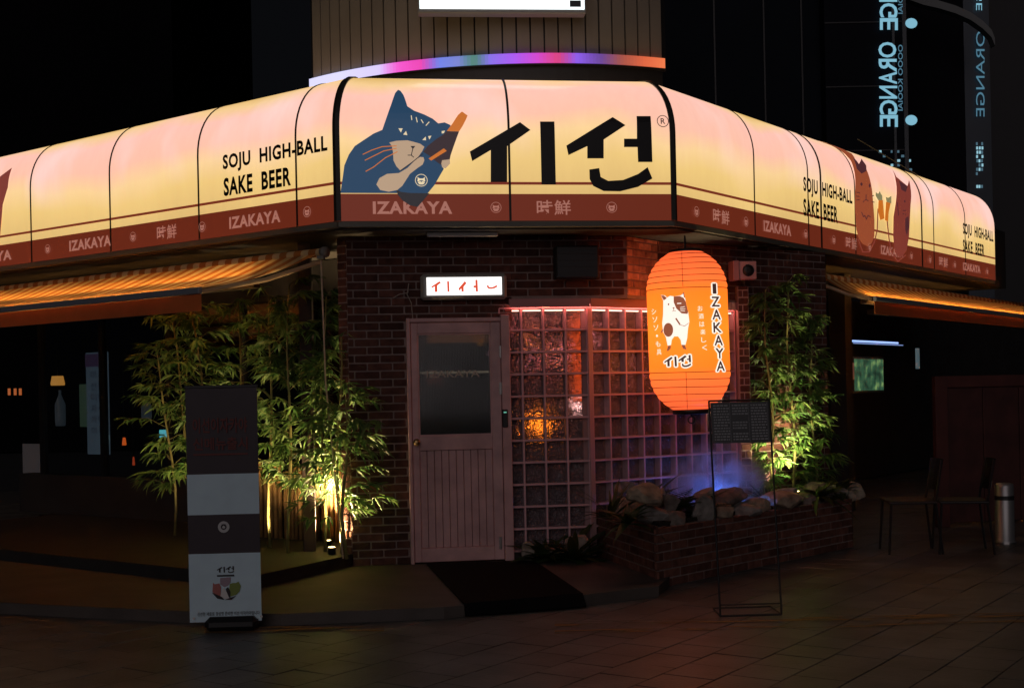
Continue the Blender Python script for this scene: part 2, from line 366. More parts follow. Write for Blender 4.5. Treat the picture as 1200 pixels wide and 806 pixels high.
# ledge over the glass
for F_, a, b_ in ((FA, dr+.0, sBend+.02), (FB, -.0, sG1+.03)):
    pass
led = fthing('glass_wall_ledge', 'thin pinkish ledge running above the glass block window', 'ledge', FA)
pts = [FA.i @ FA.w(dr+.0, .05, 0), FA.i @ FA.w(sBend-.02, .05, 0), FA.i @ FB.w(sG1, .05, 0), FA.i @ FB.w(sG1, -.1, 0), FA.i @ FA.w(sBend+.03, -.1, 0), FA.i @ FA.w(dr, -.1, 0)]
MB().prism([tuple(p.xy) for p in pts], gz1+.03, gz1+.073).build('ledge_board', mat('ledge_paint', (.42, .2, .2), .6), led)
for F_, a, b_ in ((FA, dr, sBend+.004), (FB, -.018, sG1)):
    q_ = MB().box(a, b_, -.06, -.049, gz1+.004, gz1+.074); q_.v = [tuple(FA.i @ (F_.m @ Vector(v))) for v in q_.v]; q_.build('front_lip', mat('ledge_paint', (.42, .2, .2), .6), led)
pts2 = [FA.i @ FA.w(dr+.02, .032, gz1+.022), FA.i @ FA.w(sBend-.02, .032, gz1+.022), FA.i @ FB.w(sG1-.02, .032, gz1+.022)]
MB().tube(pts2, .006, 6).build('light_strip', lit('pink_led', (255, 140, 125), 24), led)

# ============================================================ GLASS BLOCKS
def pane_mat():
    m = bpy.data.materials.new('rippled_glass'); m.use_nodes = True; N = m.node_tree.nodes; L = m.node_tree.links; b = N['Principled BSDF']
    b.inputs['Base Color'].default_value = (.62, .5, .54, 1); b.inputs['Roughness'].default_value = .03; b.inputs['Transmission Weight'].default_value = .8; b.inputs['IOR'].default_value = 1.45
    tc = N.new('ShaderNodeTexCoord'); oi = N.new('ShaderNodeObjectInfo'); va = N.new('ShaderNodeVectorMath'); va.operation = 'ADD'
    mx = N.new('ShaderNodeVectorMath'); mx.operation = 'SCALE'; mx.inputs[0].default_value = (13, 7, 31); L.new(oi.outputs['Random'], mx.inputs['Scale'])
    L.new(tc.outputs['Object'], va.inputs[0]); L.new(mx.outputs[0], va.inputs[1])
    n = N.new('ShaderNodeTexNoise'); n.inputs['Scale'].default_value = 14; n.inputs['Detail'].default_value = 2; L.new(va.outputs[0], n.inputs['Vector'])
    sc_ = N.new('ShaderNodeVectorMath'); sc_.operation = 'SCALE'; sc_.inputs['Scale'].default_value = .12; L.new(n.outputs['Color'], sc_.inputs[0])
    ad = N.new('ShaderNodeVectorMath'); ad.operation = 'ADD'; L.new(va.outputs[0], ad.inputs[0]); L.new(sc_.outputs[0], ad.inputs[1])
    vo = N.new('ShaderNodeTexVoronoi'); vo.inputs['Scale'].default_value = 42; L.new(ad.outputs[0], vo.inputs['Vector'])
    bp = N.new('ShaderNodeBump'); bp.inputs['Strength'].default_value = 1; bp.inputs['Distance'].default_value = .018; L.new(vo.outputs['Distance'], bp.inputs['Height']); L.new(bp.outputs[0], b.inputs['Normal'])
    return m
M_pane = pane_mat(); M_rim = mat('frosted_block_rim', (.42, .3, .33), .35, vary=.15, scale=20)
M_grout = mat('pink_grout', (.7, .4, .42), .55, vary=.1)
gw = thing('glass_block_window', 'large window of square glass blocks bending beside the door', 'window', FA.o, FA.a)
BH = (gz1 - gz0) / 11
bm1 = MB(); w2 = bw/2-.005; h2 = BH/2-.005; t_ = .0045
for (x0, x1, z0, z1) in ((-w2, -w2+t_, -h2, h2), (w2-t_, w2, -h2, h2), (-w2+t_, w2-t_, -h2, -h2+t_), (-w2+t_, w2-t_, h2-t_, h2)): bm1.box(x0, x1, 0, .085, z0, z1)
rim_me = bm1.mesh('glass_block'); rim_me.materials.append(M_rim)
bm2 = MB().box(-w2+t_, w2-t_, .066, .076, -h2+t_, h2-t_); pane_me = bm2.mesh('pane'); pane_me.materials.append(M_pane)
TB = FA.i @ FB.m
led_me = MB().box(-w2+.012, w2-.012, .02, .03, h2-.02, h2-.01).mesh('light_edge'); led_me.materials.append(lit('block_led', (255, 190, 165), 3.2))
gl = MB()
sA0 = sBend-.012-4*bw
for r in range(11):
    zc = gz0 + (r+.5)*BH
    for c_ in range(4):
        x = sA0 + (c_+.5)*bw
        o = link('glass_block', rim_me, gw, loc=(x, .004, zc)); link('pane', pane_me, o)
        if r == 10: link('light_edge', led_me, o)
    for c_ in range(GB_N):
        p = TB @ Vector((.035 + (c_+.5)*bw, .004, zc))
        o = link('glass_block', rim_me, gw, loc=p); o.rotation_euler = (0, 0, FB.a-FA.a); link('pane', pane_me, o)
        if r == 10: link('light_edge', led_me, o)
for r in range(12):
    z = gz0 + r*BH
    gl.box(sA0, sBend-.008, -.002, .09, z-.0055, z+.0055); gl.box(.03, .035+GB_N*bw, -.002, .09, z-.0055, z+.0055, TB)
for c_ in range(5): gl.box(sA0+c_*bw-.0055, sA0+c_*bw+.0055, -.001, .089, gz0, gz1)
for c_ in range(GB_N+1): gl.box(.035+c_*bw-.0055, .035+c_*bw+.0055, -.001, .089, gz0, gz1, TB)
gl.build('grout', M_grout, gw)
MB().box(-.012, .03, -.008, .1, gz0-.06, gz1+.02, TB).build('corner_post', mat('pink_painted_post', (.5, .3, .3), .5), gw)
MB().box(sA0, sBend, -.006, .12, Z0-.01, gz0-.006).box(.03, .035+GB_N*bw, -.006, .12, .0, gz0-.006, TB).build('sill', M_dark, gw)
# lamps inside the restaurant, seen through the blocks
def pendant(px, py, out, r, rgb, es, watts, label, name='pendant_lamp'):
    s, z = FA.hit(px, py, out); p = FA.w(s, out, z)
    t = thing(name, label, 'lamp', p)
    MB().lathe([(r*.5, r*.9), (r, r*.3), (r, -r*.6), (r*.6, -r)], 16).build('bulb', lit('lamp_'+name+str(px), rgb, es*2), t, True)
    MB().tube([(0, 0, r), (0, 0, ZS-.1-z)], .006, 6).build('cord', M_black, t)
    return t
pendant(632, 496, -.28, .07, (255, 140, 30), 4, 0, 'glowing amber lamp seen through the glass blocks by the door')
pendant(676, 476, -.2, .035, (255, 205, 190), 4, 0, 'small white lamp seen through the glass blocks under the orange strip')
s, z = FA.hit(680, 415, -.16)
t = fthing('orange_hanging_cloth', 'orange lit hanging cloth behind the fourth column of glass blocks', 'curtain', FA)
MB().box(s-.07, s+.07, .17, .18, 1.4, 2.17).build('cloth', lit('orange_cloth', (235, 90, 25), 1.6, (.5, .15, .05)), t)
MB().tube([(s-.1, .175, 2.18), (s+.1, .175, 2.18)], .01, 6).build('rod', M_black, t)
for i, (px, py, rgb) in enumerate(((640, 400, (230, 110, 60)), (655, 420, (220, 130, 50)), (700, 440, (190, 80, 60)), (610, 430, (200, 100, 90)), (640, 360, (210, 90, 60)), (745, 380, (170, 80, 90)))):
    s, z = FA.hit(px, py, -1.9); p = FA.w(s, -1.9, z)
    where = ['above the amber lamp', 'right of the amber lamp', 'behind the bend of the glass wall', 'next to the door jamb', 'highest over the amber lamp', 'left of the lantern'][i]
    b = MB().lathe([(.008, .05), (.035, .02), (.035, -.03), (.01, -.045)], 10).build('bulb_lamp', lit('bulb%d' % i, rgb, 14), loc=p, smooth=True)
    tag(b, 'tiny warm bulb inside the restaurant, %s' % where, 'lamp', 'small bulbs inside the restaurant')

for k_, (px0, px1, py_, sag, lab) in enumerate(((605, 690, 392, 30, 'upper string of tiny pink and amber bulbs behind the first four block columns'), (700, 850, 400, 40, 'string of tiny pinkish bulbs behind the blocks right of the bend'))):
    t = thing('bulb_string', lab, 'string lights'); n_ = 9; pts_ = []  # strings added to give the glass blocks their sparkle
    for i in range(n_):
        u_ = i/(n_-1); q_ = at(px0+(px1-px0)*u_, py_+sag*4*u_*(1-u_)+random.uniform(-8, 8), (11.3 if k_ == 0 else 11.55+.75*u_)); pts_.append(q_)
        MB().lathe([(.006, .03), (.017, .012), (.017, -.012), (.005, -.024)], 8, tuple(q_)).build('bulb', lit('string_bulb%d' % (i % 3), [(255, 120, 120), (255, 150, 60), (240, 150, 170)][i % 3], 9), t, True)
    MB().tube([q_+Vector((0, 0, .03)) for q_ in pts_], .003, 4).build('cord', M_black, t)
# ============================================================ DOOR
M_pink = mat('pink_door_paint', (.62, .36, .35), .42, vary=.22, scale=5, bump=.15, bscale=30, world=True)
door = fthing('entrance_door', 'dusty pink wooden door with ribbed glass upper half', 'door', FA)
zb = Z0+.012; fl, fr = dl, dr
fwid = .075
MB().cbox(fl, fl+.03, -.05, .06, Z0, dtop+.03).cbox(fr-fwid, fr, -.052, .07, Z0, dtop+.05).cbox(fl+.03, fr-fwid, -.048, .06, dtop-.005, dtop+.028).build('door_frame', M_pink, door)
L0, L1, T1 = fl+.034, fr-fwid-.004, dtop-.009
gx0, gz_t = FA.hit(489, 391, .03); gx1, gz_b = FA.hit(577, 509, .03)
_, rail_b = FA.hit(535, 527, .03); _, kick_t = FA.hit(535, 641, .03)
leaf = MB()
leaf.cbox(L0, gx0, -.03, .012, zb, T1).cbox(gx1, L1, -.03, .012, zb, T1).cbox(gx0, gx1, -.029, .012, gz_t, T1).cbox(gx0, gx1, -.029, .012, rail_b, gz_b).cbox(gx0, gx1, -.029, .012, zb, kick_t)
leafo = leaf.build('door_leaf', M_pink, door)
np_ = 10; pw = (gx1-gx0)/np_
for k in range(np_):
    MB().cbox(gx0+k*pw+.0015, gx0+(k+1)*pw-.0015, -.014, .004, kick_t, rail_b, .004).build('plank', M_pink, leafo)
gr = MB(); nr = 44; q = (gx1-gx0-.02)/nr
for k in range(nr):
    x = gx0+.01+k*q; gr.tube([(x+q/2, -.006, gz_b+.012), (x+q/2, -.006, gz_t-.012)], q*.42, 6)
gr.box(gx0+.008, gx1-.008, -.004, .004, gz_b+.01, gz_t-.01)
gr.build('ribbed_glass', mat('ribbed_dark_glass', (.45, .48, .47), .06, spec=.5, trans=.95), leafo)
bd = MB().box(gx0, gx1, -.02, -.008, gz_b, gz_b+.012).box(gx0, gx1, -.02, -.008, gz_t-.012, gz_t).box(gx0, gx0+.01, -.02, -.008, gz_b+.012, gz_t-.012).box(gx1-.01, gx1, -.02, -.008, gz_b+.012, gz_t-.012)
bd.build('glazing_bead', M_pink, leafo)
kx, kz = FA.hit(488, 518, .05)
MB().lathe([(.012, 0), (.026, .004), (.026, .01), (.012, .014), (.012, .035), (.026, .042), (.03, .055), (.024, .068), (.008, .072)], 18).build('door_knob', mat('aged_brass', (.5, .33, .15), .3, metal=1), leafo, True).matrix_local = Matrix.Translation((kx, -.03, kz)) @ Matrix.Rotation(R(90), 4, 'X')
for py in (412, 455, 636):
    hx, hz = FA.hit(587, py, .05); MB().cbox(hx-.012, hx+.012, -.036, -.03, hz-.05, hz+.05, .002).tube([(hx, -.038, hz-.052), (hx, -.038, hz+.052)], .006, 8).build('hinge', M_steel, door)
lx, lz = FA.hit(592, 490, .07)
lk = fthing('door_keypad', 'small black electronic lock box on the right door jamb', 'door lock', FA)
MB().cbox(lx-.024, lx+.024, -.075, -.053, lz-.075, lz+.075, .006).build('case', M_black, lk)
MB().box(lx-.012, lx+.012, -.078, -.0745, lz+.045, lz+.055).build('indicator', lit('lock_led', (120, 220, 190), .6), lk)
# text decal seen in door glass
tx = fit(text('IZAKAYA', .0), *(FA.hit(500, 441, .013)[0], FA.hit(562, 441, .013)[0]), FA.hit(530, 442, .013)[1], FA.hit(530, 434, .013)[1])
decal('glass_lettering', tx, lambda x, y: (x, -.0185, y), mat('dull_print', (.6, .5, .4), .6), door)

sh0, shz = FA.hit(492, 437, -.3); sh1, _ = FA.hit(572, 437, -.3)
t = fthing('shelf_light', 'thin pale shelf light blurred behind the ribbed door glass', 'light', FA)  # glow tube and shelf added for the pale streak in the door glass
MB().tube([(sh0, .3, shz), (sh1, .3, shz)], .008, 6).build('tube', lit('shelf_tube', (190, 165, 140), .8), t)
MB().box(sh0, sh1, .3, .42, shz-.05, shz-.03).build('shelf', M_dark, t)
sh0, shz = FA.hit(500, 398, -.5); sh1, _ = FA.hit(568, 398, -.5)
t = fthing('warm_ceiling_light', 'dim warm light high behind the door glass', 'light', FA)  # glow panel added for the warm streak high in the glass
MB().box(sh0, sh1, .5, .52, shz-.03, shz+.05).build('panel', lit('warm_dim_panel', (120, 66, 34), 1.2), t)
# light box over door
lb = fthing('door_light_box', 'small white lit box sign with red characters above the door', 'sign', FA)
bx0, bz1 = FA.hit(493, 321, .12); bx1, bz0 = FA.hit(595, 350, .12)
MB().cbox(bx0, bx1, -.1, -.012, bz0, bz1, .022).build('case', mat('grey_sign_case', (.3, .29, .26), .4), lb)
ix0, iz1 = FA.hit(500, 325, .12); ix1, iz0 = FA.hit(588.5, 345, .12)
MB().cbox(ix0, ix1, -.106, -.08, iz0, iz1, .002).build('lit_face', lit('white_lightbox', (255, 250, 248), 1.6), lb)
W_ = ix1-ix0; H_ = iz1-iz0; M_red = lit('red_lit_print', (235, 75, 30), .85)
glyph = []
for idx, (a, b_, c0, c1) in ((0, (.06, .19, .18, .78)), (1, (.27, .30, .18, .78)), (2, (.42, .53, .18, .78)), (3, (.62, .68, .18, .85)), (4, (.80, .94, .32, .55))):
    pl = LOGO_C[idx]; xa = min(p[0] for p in pl); xb = max(p[0] for p in pl); ya = min(p[1] for p in pl); yb = max(p[1] for p in pl)
    glyph.append([(ix0+W_*(a+(p[0]-xa)/(xb-xa)*(b_-a)), iz1-H_*(1-c1+(p[1]-ya)/(yb-ya)*(c1-c0))) for p in pl])
decal('red_characters', glyph, lambda x, y: (x, -.1085, y), M_red, lb)
tb = fthing('fluorescent_batten', 'thin unlit batten lamp under the canopy above the door', 'lamp', FA)
a, za = FA.hit(500, 269, .3); b_, _ = FA.hit(583, 269, .3)
MB().cbox(a, b_, -.33, -.29, ZS-.1, ZS-.062, .006).build('batten', mat('white_plastic', (.5, .48, .45), .4), tb)

# ============================================================ CANOPY SIGN
sign = thing('canopy_sign', 'long curved cream backlit sign wrapping the restaurant corner with cat artwork', 'sign')
PROF = [(0, ZS + i*.09) for i in range(9)] + [(.40*(1-cos(t*pi/2/12)), ZS+.72+.50*sin(t*pi/2/12)) for t in range(1, 13)]
ARC = [0]
for a, b_ in zip(PROF, PROF[1:]): ARC.append(ARC[-1] + math.hypot(b_[0]-a[0], b_[1]-a[1]))
def prof(a):
    if a <= 0: return 0, ZS + a, (1, 0)
    for i in range(len(ARC)-1):
        if a <= ARC[i+1] or i == len(ARC)-2:
            t = (a-ARC[i])/(ARC[i+1]-ARC[i]); p, q = PROF[i], PROF[i+1]; d = (q[0]-p[0], q[1]-p[1]); l = math.hypot(*d)
            return p[0]+d[0]*t, p[1]+d[1]*t, (d[1]/l, -d[0]/l)     # y inward, z, normal(outward y component, ... )
def surf(F_):
    def f(s, a, off=.004):
        y, z, n = prof(a); return F_.m @ Vector((s, y - n[0]*off, z - n[1]*off))
    return f
def hitsign(F_, px, py):
    o = F_.i @ Vector((0, 0, CAMZ)); d = F_.i.to_3x3() @ ray(px, py); best = None
    for i in range(len(PROF)-1):
        (y0, z0), (y1, z1) = PROF[i], PROF[i+1]
        # o.z + d.z t = z0 + k (z1-z0) ; o.y + d.y t = y0 + k (y1-y0)
        A, B, C, D = d.z, -(z1-z0), d.y, -(y1-y0); det = A*D-B*C
        if abs(det) < 1e-12: continue
        r1, r2 = z0-o.z, y0-o.y; t = (r1*D-B*r2)/det; k = (A*r2-C*r1)/det
        if -1e-6 <= k <= 1+1e-6 and (best is None or t < best[0]): best = (t, o.x+d.x*t, ARC[i]+k*(ARC[i+1]-ARC[i]))
    if best is None:
        t = -o.y/d.y; z = o.z+d.z*t
        if z < ZS: return o.x+d.x*t, z-ZS
        return o.x+d.x*t, ARC[-1]
    return best[1], best[2]
M_film = sign_mat(); M_band = lit('maroon_lit_band', (100, 38, 22), 1.0, (.06, .02, .015), .3); M_thin = lit('maroon_line', (112, 42, 26), 1.0, (.15, .05, .03))
M_bandtxt = lit('band_lettering', (156, 98, 84), 1.0)
M_div = mat('dark_sign_divider', (.03, .028, .02), .5)
TQ = tan(R(22.5)); BAND = .215; LINE = .30
def panel(F_, s0, s1, k0, k1, name='panel'):        # k0/k1: mitre slopes
    mb = MB(); vs = []; nx = 6; acc = [BAND] + [a for a in ARC if a > BAND+.01]
    for a in acc:
        y, z, _ = prof(a); l = s0 + k0*y; r = s1 + k1*y
        vs += [F_.m @ Vector((l+(r-l)*i/nx, y, z)) for i in range(nx+1)]
    fs = [(j*(nx+1)+i, j*(nx+1)+i+1, (j+1)*(nx+1)+i+1, (j+1)*(nx+1)+i) for j in range(len(acc)-1) for i in range(nx)]
    o = mb.add(vs, fs).build(name, M_film, sign, True)
    MB().add([F_.m @ Vector(v) for v in ((s0, 0, ZS), (s1, 0, ZS), (s1, 0, ZS+BAND), (s0, 0, ZS+BAND))], [(0, 1, 2, 3)]).build('lower_band', M_band, sign)
    MB().add([F_.m @ Vector(v) for v in ((s0, -.003, ZS+LINE-.011), (s1, -.003, ZS+LINE-.011), (s1, -.003, ZS+LINE+.011), (s0, -.003, ZS+LINE+.011))], [(0, 1, 2, 3)]).build('thin_line', M_thin, sign)
def divider(F_, s, k, wd, off=.006):
    vs = []; fs = []
    for a in ARC:
        y, z, n = prof(a); x = s + k*y
        for dx, of in ((-wd/2, -.002), (-wd/2, off), (wd/2, off), (wd/2, -.002)): vs.append(F_.m @ Vector((x+dx, y-n[0]*of, z-n[1]*of)))
    for i in range(len(ARC)-1):
        for k_ in range(3): fs.append((4*i+k_, 4*i+k_+1, 4*i+4+k_+1, 4*i+4+k_))
    MB().add(vs, fs).build('divider', M_div, sign)
LDIV = [FL.hit(p, 230)[0] for p in (-260, -160, -62, 36, 129, 233, 348)]
RDIV = [FR.hit(p, y)[0] for p, y in ((884, 240), (947, 250), (962, 250), (1002, 260), (1080, 270), (1094, 280), (1131, 290))]
REND = FR.hit(1166, 300)[0]
ls = LDIV + [0]
for i in range(len(ls)-1): panel(FL, ls[i], ls[i+1], 0, -TQ if i == len(ls)-2 else 0)
# mitre: the front narrows inward, wings too
sm_ = FS.hit(597, 200)[0]
panel(FS, 0, sm_, TQ, 0); panel(FS, sm_, sR, 0, -TQ)
rs = [0] + RDIV + [REND]
for i in range(len(rs)-1): panel(FR, rs[i], rs[i+1], -TQ*-1 if i == 0 else 0, 0)
for s in LDIV[1:]: divider(FL, s, 0, .016)
divider(FL, 0-.014, -TQ, .03); divider(FS, .014, TQ, .036, .012); divider(FS, sm_, 0, .018, .006)
divider(FS, sR-.012, -TQ, .036, .012); divider(FR, .014, TQ, .03)
for i, s in enumerate(RDIV): divider(FR, s, 0, .03 if i in (2, 4) else .014)
# end cap at the far right, underside trim
cap = [(y, z) for y, z in PROF] + [(.9, ZS+1.22), (.9, ZS)]
mb = MB(); n = len(cap)
mb.add([FR.m @ Vector((REND+dx, y, z)) for dx in (.002, .03) for y, z in cap], [tuple(range(n)), tuple(range(n, 2*n))[::-1]] + [(i, (i+1) % n, n+(i+1) % n, n+i) for i in range(n)])
mb.build('end_cap', M_grey, sign)
M_trim = mat('sign_underside_trim', (.17, .16, .125), .5, vary=.15, scale=3)
cs = cos(R(22.5))
for F_, a, b_ in ((FL, ls[0], -.01), (FS, .01, sR-.01), (FR, .01, REND)):
    mb = MB().box(a, b_, .004, .2, ZS-.045, ZS-.002); mb.v = [tuple(F_.m @ Vector(v)) for v in mb.v]; mb.build('bottom_trim', M_trim, sign)
# ---- artwork
AYS = [.5+.06*i for i in range(18)]
def px_polys(F_, polys): return [[hitsign(F_, *p) for p in pl] for pl in polys]
def sart(name, F_, polys, m, off=.006, label=None): 
    f = surf(F_); decal(name, polys, lambda s, a: f(s, a, off), m, sign, ys=AYS, label=label)
def C3(pts): return [(390+.1985*x, 95+.1985*y) for x, y in pts]
M_blue = lit('cat_blue_print', (34, 64, 92), 1.0, (.05, .06, .07)); M_tan = lit('cat_tan_print', (178, 150, 122), 1.0); M_or = lit('orange_print', (196, 104, 20), 1.0)
M_bot = lit('bottle_dark_print', (42, 22, 30), .8); M_cream = lit('cream_print', (225, 205, 165), 1.0); M_navy = lit('navy_print', (16, 18, 26), .8)
cat = [(45,662),(60,560),(68,500),(95,435),(130,385),(190,345),(240,312),(292,290),(318,215),(345,140),(368,75),(385,55),(400,62),(418,88),(430,120),(440,152),(480,178),(540,200),(590,225),(622,252),(660,246),(695,262),(690,300),(640,330),(640,490),(655,520),(600,615),(560,664)]
sart('cat_body', FS, px_polys(FS, [C3(cat)]), M_blue, .005)
sart('cat_muzzle', FS, px_polys(FS, [C3([(333,365),(375,355),(440,352),(480,362),(515,372),(540,390),(528,415),(500,455),(450,495),(400,532),(375,505),(358,470),(355,420),(348,385)])]), M_tan, .008)
sart('bottle_shadow', FS, px_polys(FS, [C3([(372,640),(400,655),(450,662),(570,664),(500,745),(455,735),(410,705),(385,675)])]), M_navy, .007)
sart('cat_arm', FS, px_polys(FS, [C3([(257,612),(275,575),(320,550),(390,545),(440,515),(490,465),(515,450),(535,452),(540,470),(530,495),(500,515),(455,550),(410,620),(380,645),(330,655),(280,645)])]), M_tan, .009)
sart('bottle', FS, px_polys(FS, [C3([(672,298),(745,300),(730,340),(712,390),(695,440),(690,465),(650,470),(640,498),(600,470),(565,440),(532,420),(560,385),(610,345),(650,320)])]), M_bot, .010)
sart('bottle_neck', FS, px_polys(FS, [C3([(738,205),(762,185),(795,208),(785,232),(765,270),(745,300),(672,298),(705,255)])]), M_or, .0115)
sart('bottle_label', FS, px_polys(FS, [C3([(565,460),(655,400),(672,415),(580,472)])]), M_or, .0115)
sart('cat_paw', FS, px_polys(FS, [C3([(645,470),(690,465),(692,490),(665,518),(645,512),(640,490)])]), M_tan, .012)
for q in ([(387,282),(412,282),(402,306)], [(415,318),(432,297),(440,322)], [(528,350),(548,330),(550,352)], [(562,328),(582,325),(570,348)]): sart('cat_eye', FS, px_polys(FS, [C3(q)]), M_cream, .0085)
sart('cat_inner_ear', FS, px_polys(FS, [C3([(642,298),(662,295),(655,310),(643,312)])]), M_cream, .0085)
for st_ in ([(463,208),(466,232)], [(492,218),(498,245)], [(522,232),(533,250)], [(568,245),(550,265)]): sart('cat_brow_mark', FS, px_polys(FS, [C3(q) for q in stroke(st_, 5)]), M_cream, .0085)
sart('cat_whiskers', FS, px_polys(FS, [C3(q) for st_ in ([(375,385),(290,390),(230,410),(178,435)], [(375,400),(300,415),(250,440),(190,470)], [(380,420),(310,455),(240,510),(195,535)]) for q in stroke(st_, 5)]), M_or, .0095)
sart('cat_nose', FS, px_polys(FS, [C3([(458,386),(487,386),(472,405)])] + [C3(q) for st_ in ([(472,400),(463,440)], [(443,440),(463,440),(477,452)], [(400,530),(470,480),(530,432)]) for q in stroke(st_, 5)]), M_navy, .0105)
def emblem(F_, px, py, r, m=None):
    s, a = hitsign(F_, px, py); P_ = []
    P_ += ring(s, a, r, r*.1, 20)
    P_ += [[(s+dx*r, a+dy*r) for dx, dy in q] for q in ([(-.62,.5),(-.5,-.1),(-.1,.22)], [(.62,.5),(.1,.22),(.5,-.1)], [(-.66,-.08),(-.5,.22),(0,.3),(.5,.22),(.66,-.08),(.5,-.2),(.2,-.02),(-.2,-.02),(-.5,-.2)], [(-.6,-.3),(-.2,-.12),(0,-.3),(.2,-.12),(.6,-.3),(.3,-.68),(-.3,-.68)])]
    sart('emblem', F_, P_, m or M_bandtxt, .012)
emblem(FS, 493.6, 211.7, .05, M_cream)
# logo
LOGO = [[(380+.35*x, 80+.35*y) for x, y in pl] for pl in LOGO_C]
sart('logo_lettering', FS, px_polys(FS, LOGO), M_ink, .007)
s, a = hitsign(FS, 776.5, 142.5)
sart('registered_mark', FS, ring(s, a, .05, .006, 28) + fit(text('R', .01), s-.018, s+.02, a-.024, a+.024), M_ink, .007)
def stext(F_, body, p0, p1, ytop, m, bold=.035, name='lettering', off=.0065):   # p0 lower-left pixel, p1 x right, ytop y at left
    s0, a0 = hitsign(F_, *p0); _, a1 = hitsign(F_, p0[0], ytop); s1 = hitsign(F_, p1, p0[1])[0]
    tris = sorted(fit(text(body, bold, 1.1), s0, s1, a0, a1), key=lambda t: min(p[0] for p in t)); gap, cut, hi = 0, None, -1e9
    for t in tris:
        lo = min(p[0] for p in t)
        if hi > -1e8 and lo-hi > gap: gap, cut = lo-hi, lo
        hi = max(hi, max(p[0] for p in t))
    sart(name, F_, [t for t in tris if min(p[0] for p in t) < cut], m, off); sart(name, F_, [t for t in tris if min(p[0] for p in t) >= cut], m, off)
stext(FL, 'SOJU  HIGH-BALL', (262, 204), 385, 182, M_ink); stext(FL, 'SAKE  BEER', (263, 230.5), 342, 209, M_ink)
stext(FR, 'SOJU  HIGH-BALL', (941, 229), 998, 207, M_ink); stext(FR, 'SAKE  BEER', (941, 253), 981, 232.5, M_ink)
stext(FR, 'SOJU  HIGH-BALL', (1128, 278), 1163.5, 261, M_ink); stext(FR, 'SAKE  BEER', (1128, 295.5), 1153, 280.5, M_ink)
def btext(F_, body, p0, p1, h=.1, bold=.035):
    s0 = F_.hit(p0, 250)[0]; s1 = F_.hit(p1, 250)[0]; a0 = .105-h/2
    sart('band_lettering', F_, fit(text(body, bold, 1.1), s0, s1, a0, a0+h), M_bandtxt, .006)
def bemb(F_, px):
    s = F_.hit(px, 250)[0]; y = project(F_.w(s, 0, ZS+.105))[1]; emblem(F_, px, y, .044)
btext(FS, 'IZAKAYA', 437, 530); btext(FS, '時鮮', 629, 669, .12, .01); bemb(FS, 581); bemb(FS, 716.5)
btext(FL, 'IZAKAYA', 269, 329); btext(FL, '時鮮', 184, 207, .125, .01); btext(FL, 'IZAKAYA', 81, 130); btext(FL, 'IZAKAYA', -42, 13)
for p in (361, 238, 157, 57): bemb(FL, p)
btext(FR, '時鮮', 835, 854, .125, .01); btext(FR, 'IZAKAYA', 894, 926); btext(FR, '時鮮', 990, 1003, .125, .01); btext(FR, 'IZAKAYA', 1031, 1057); btext(FR, '時鮮', 1099, 1109, .125, .01); btext(FR, 'IZAKAYA', 1127, 1147)
for p in (815, 873, 943, 976, 1018, 1067, 1089, 1118, 1156): bemb(FR, p)
# cats on the right wing
def C4(pts): return [(990+.1862*x, 165+.1862*y) for x, y in pts]
M_rb = lit('brown_cat_print', (146, 68, 36), 1.0); M_rb2 = lit('red_cat_print', (122, 48, 36), 1.0); M_dk = lit('dark_patch_print', (70, 28, 34), 1.0); M_pawp = lit('paw_print', (128, 122, 84), 1.0)
sart('tall_cat', FR, px_polys(FR, [C4([(0,55),(40,85),(66,132),(84,148),(95,150),(100,115),(118,145),(135,190),(155,250),(168,320),(175,400),(182,500),(182,600),(165,645),(140,665),(110,650),(85,620),(68,560),(58,400),(62,280),(52,180),(34,130),(0,90)])]), M_rb, .008)
sart('short_cat', FR, px_polys(FR, [C4([(295,185),(320,230),(350,255),(390,287),(400,250),(410,300),(410,400),(405,500),(400,600),(385,690),(360,725),(340,735),(310,700),(300,600),(302,480),(315,400),(322,330),(315,250)])]), M_rb2, .008)
for q in ([(70,180),(45,110),(60,120),(84,150),(100,120),(130,160),(130,195),(100,210)], [(335,255),(390,290),(378,325),(350,310)], [(375,490),(395,475),(400,540),(385,600),(375,560)]): sart('cat_patch', FR, px_polys(FR, [C4(q)]), M_dk, .010)
for q in ([(98,262),(108,275),(100,288),(90,275)], [(150,268),(158,285),(150,298),(144,285)], [(372,372),(378,382),(372,392),(366,382)]): sart('cat_eye', FR, px_polys(FR, [C4(q)]), M_dk, .010)
for st_ in ([(128,340),(128,370),(110,385)], [(128,370),(142,380)], [(68,325),(88,330)], [(66,350),(86,352)], [(68,375),(86,372)], [(165,350),(178,345)], [(165,385),(180,388)], [(100,450),(112,480),(120,470),(130,495),(140,470),(155,480)], [(325,390),(332,470)], [(360,440),(378,440)], [(360,460),(378,465)]): sart('cat_line', FR, px_polys(FR, [C4(q) for q in stroke(st_, 5)]), M_dk, .010)
sart('raised_arms', FR, px_polys(FR, [C4([(208,375),(235,375),(242,460),(245,490),(218,500),(205,440)]), C4([(255,385),(285,390),(272,450),(268,510),(248,500)])]), M_or, .008)
sart('paws', FR, px_polys(FR, [C4([(188,345),(190,325),(205,335),(215,318),(222,335),(230,345),(232,375),(205,375)]), C4([(252,355),(268,360),(288,348),(288,395),(258,385)])]), M_pawp, .009)
sart('arm_outline', FR, px_polys(FR, [C4(q) for st_ in ([(205,430),(200,560),(182,640),(150,700),(110,700),(80,620)], [(262,500),(275,620),(290,700),(330,760),(380,720)]) for q in stroke(st_, 7)]), M_rb2, .007)
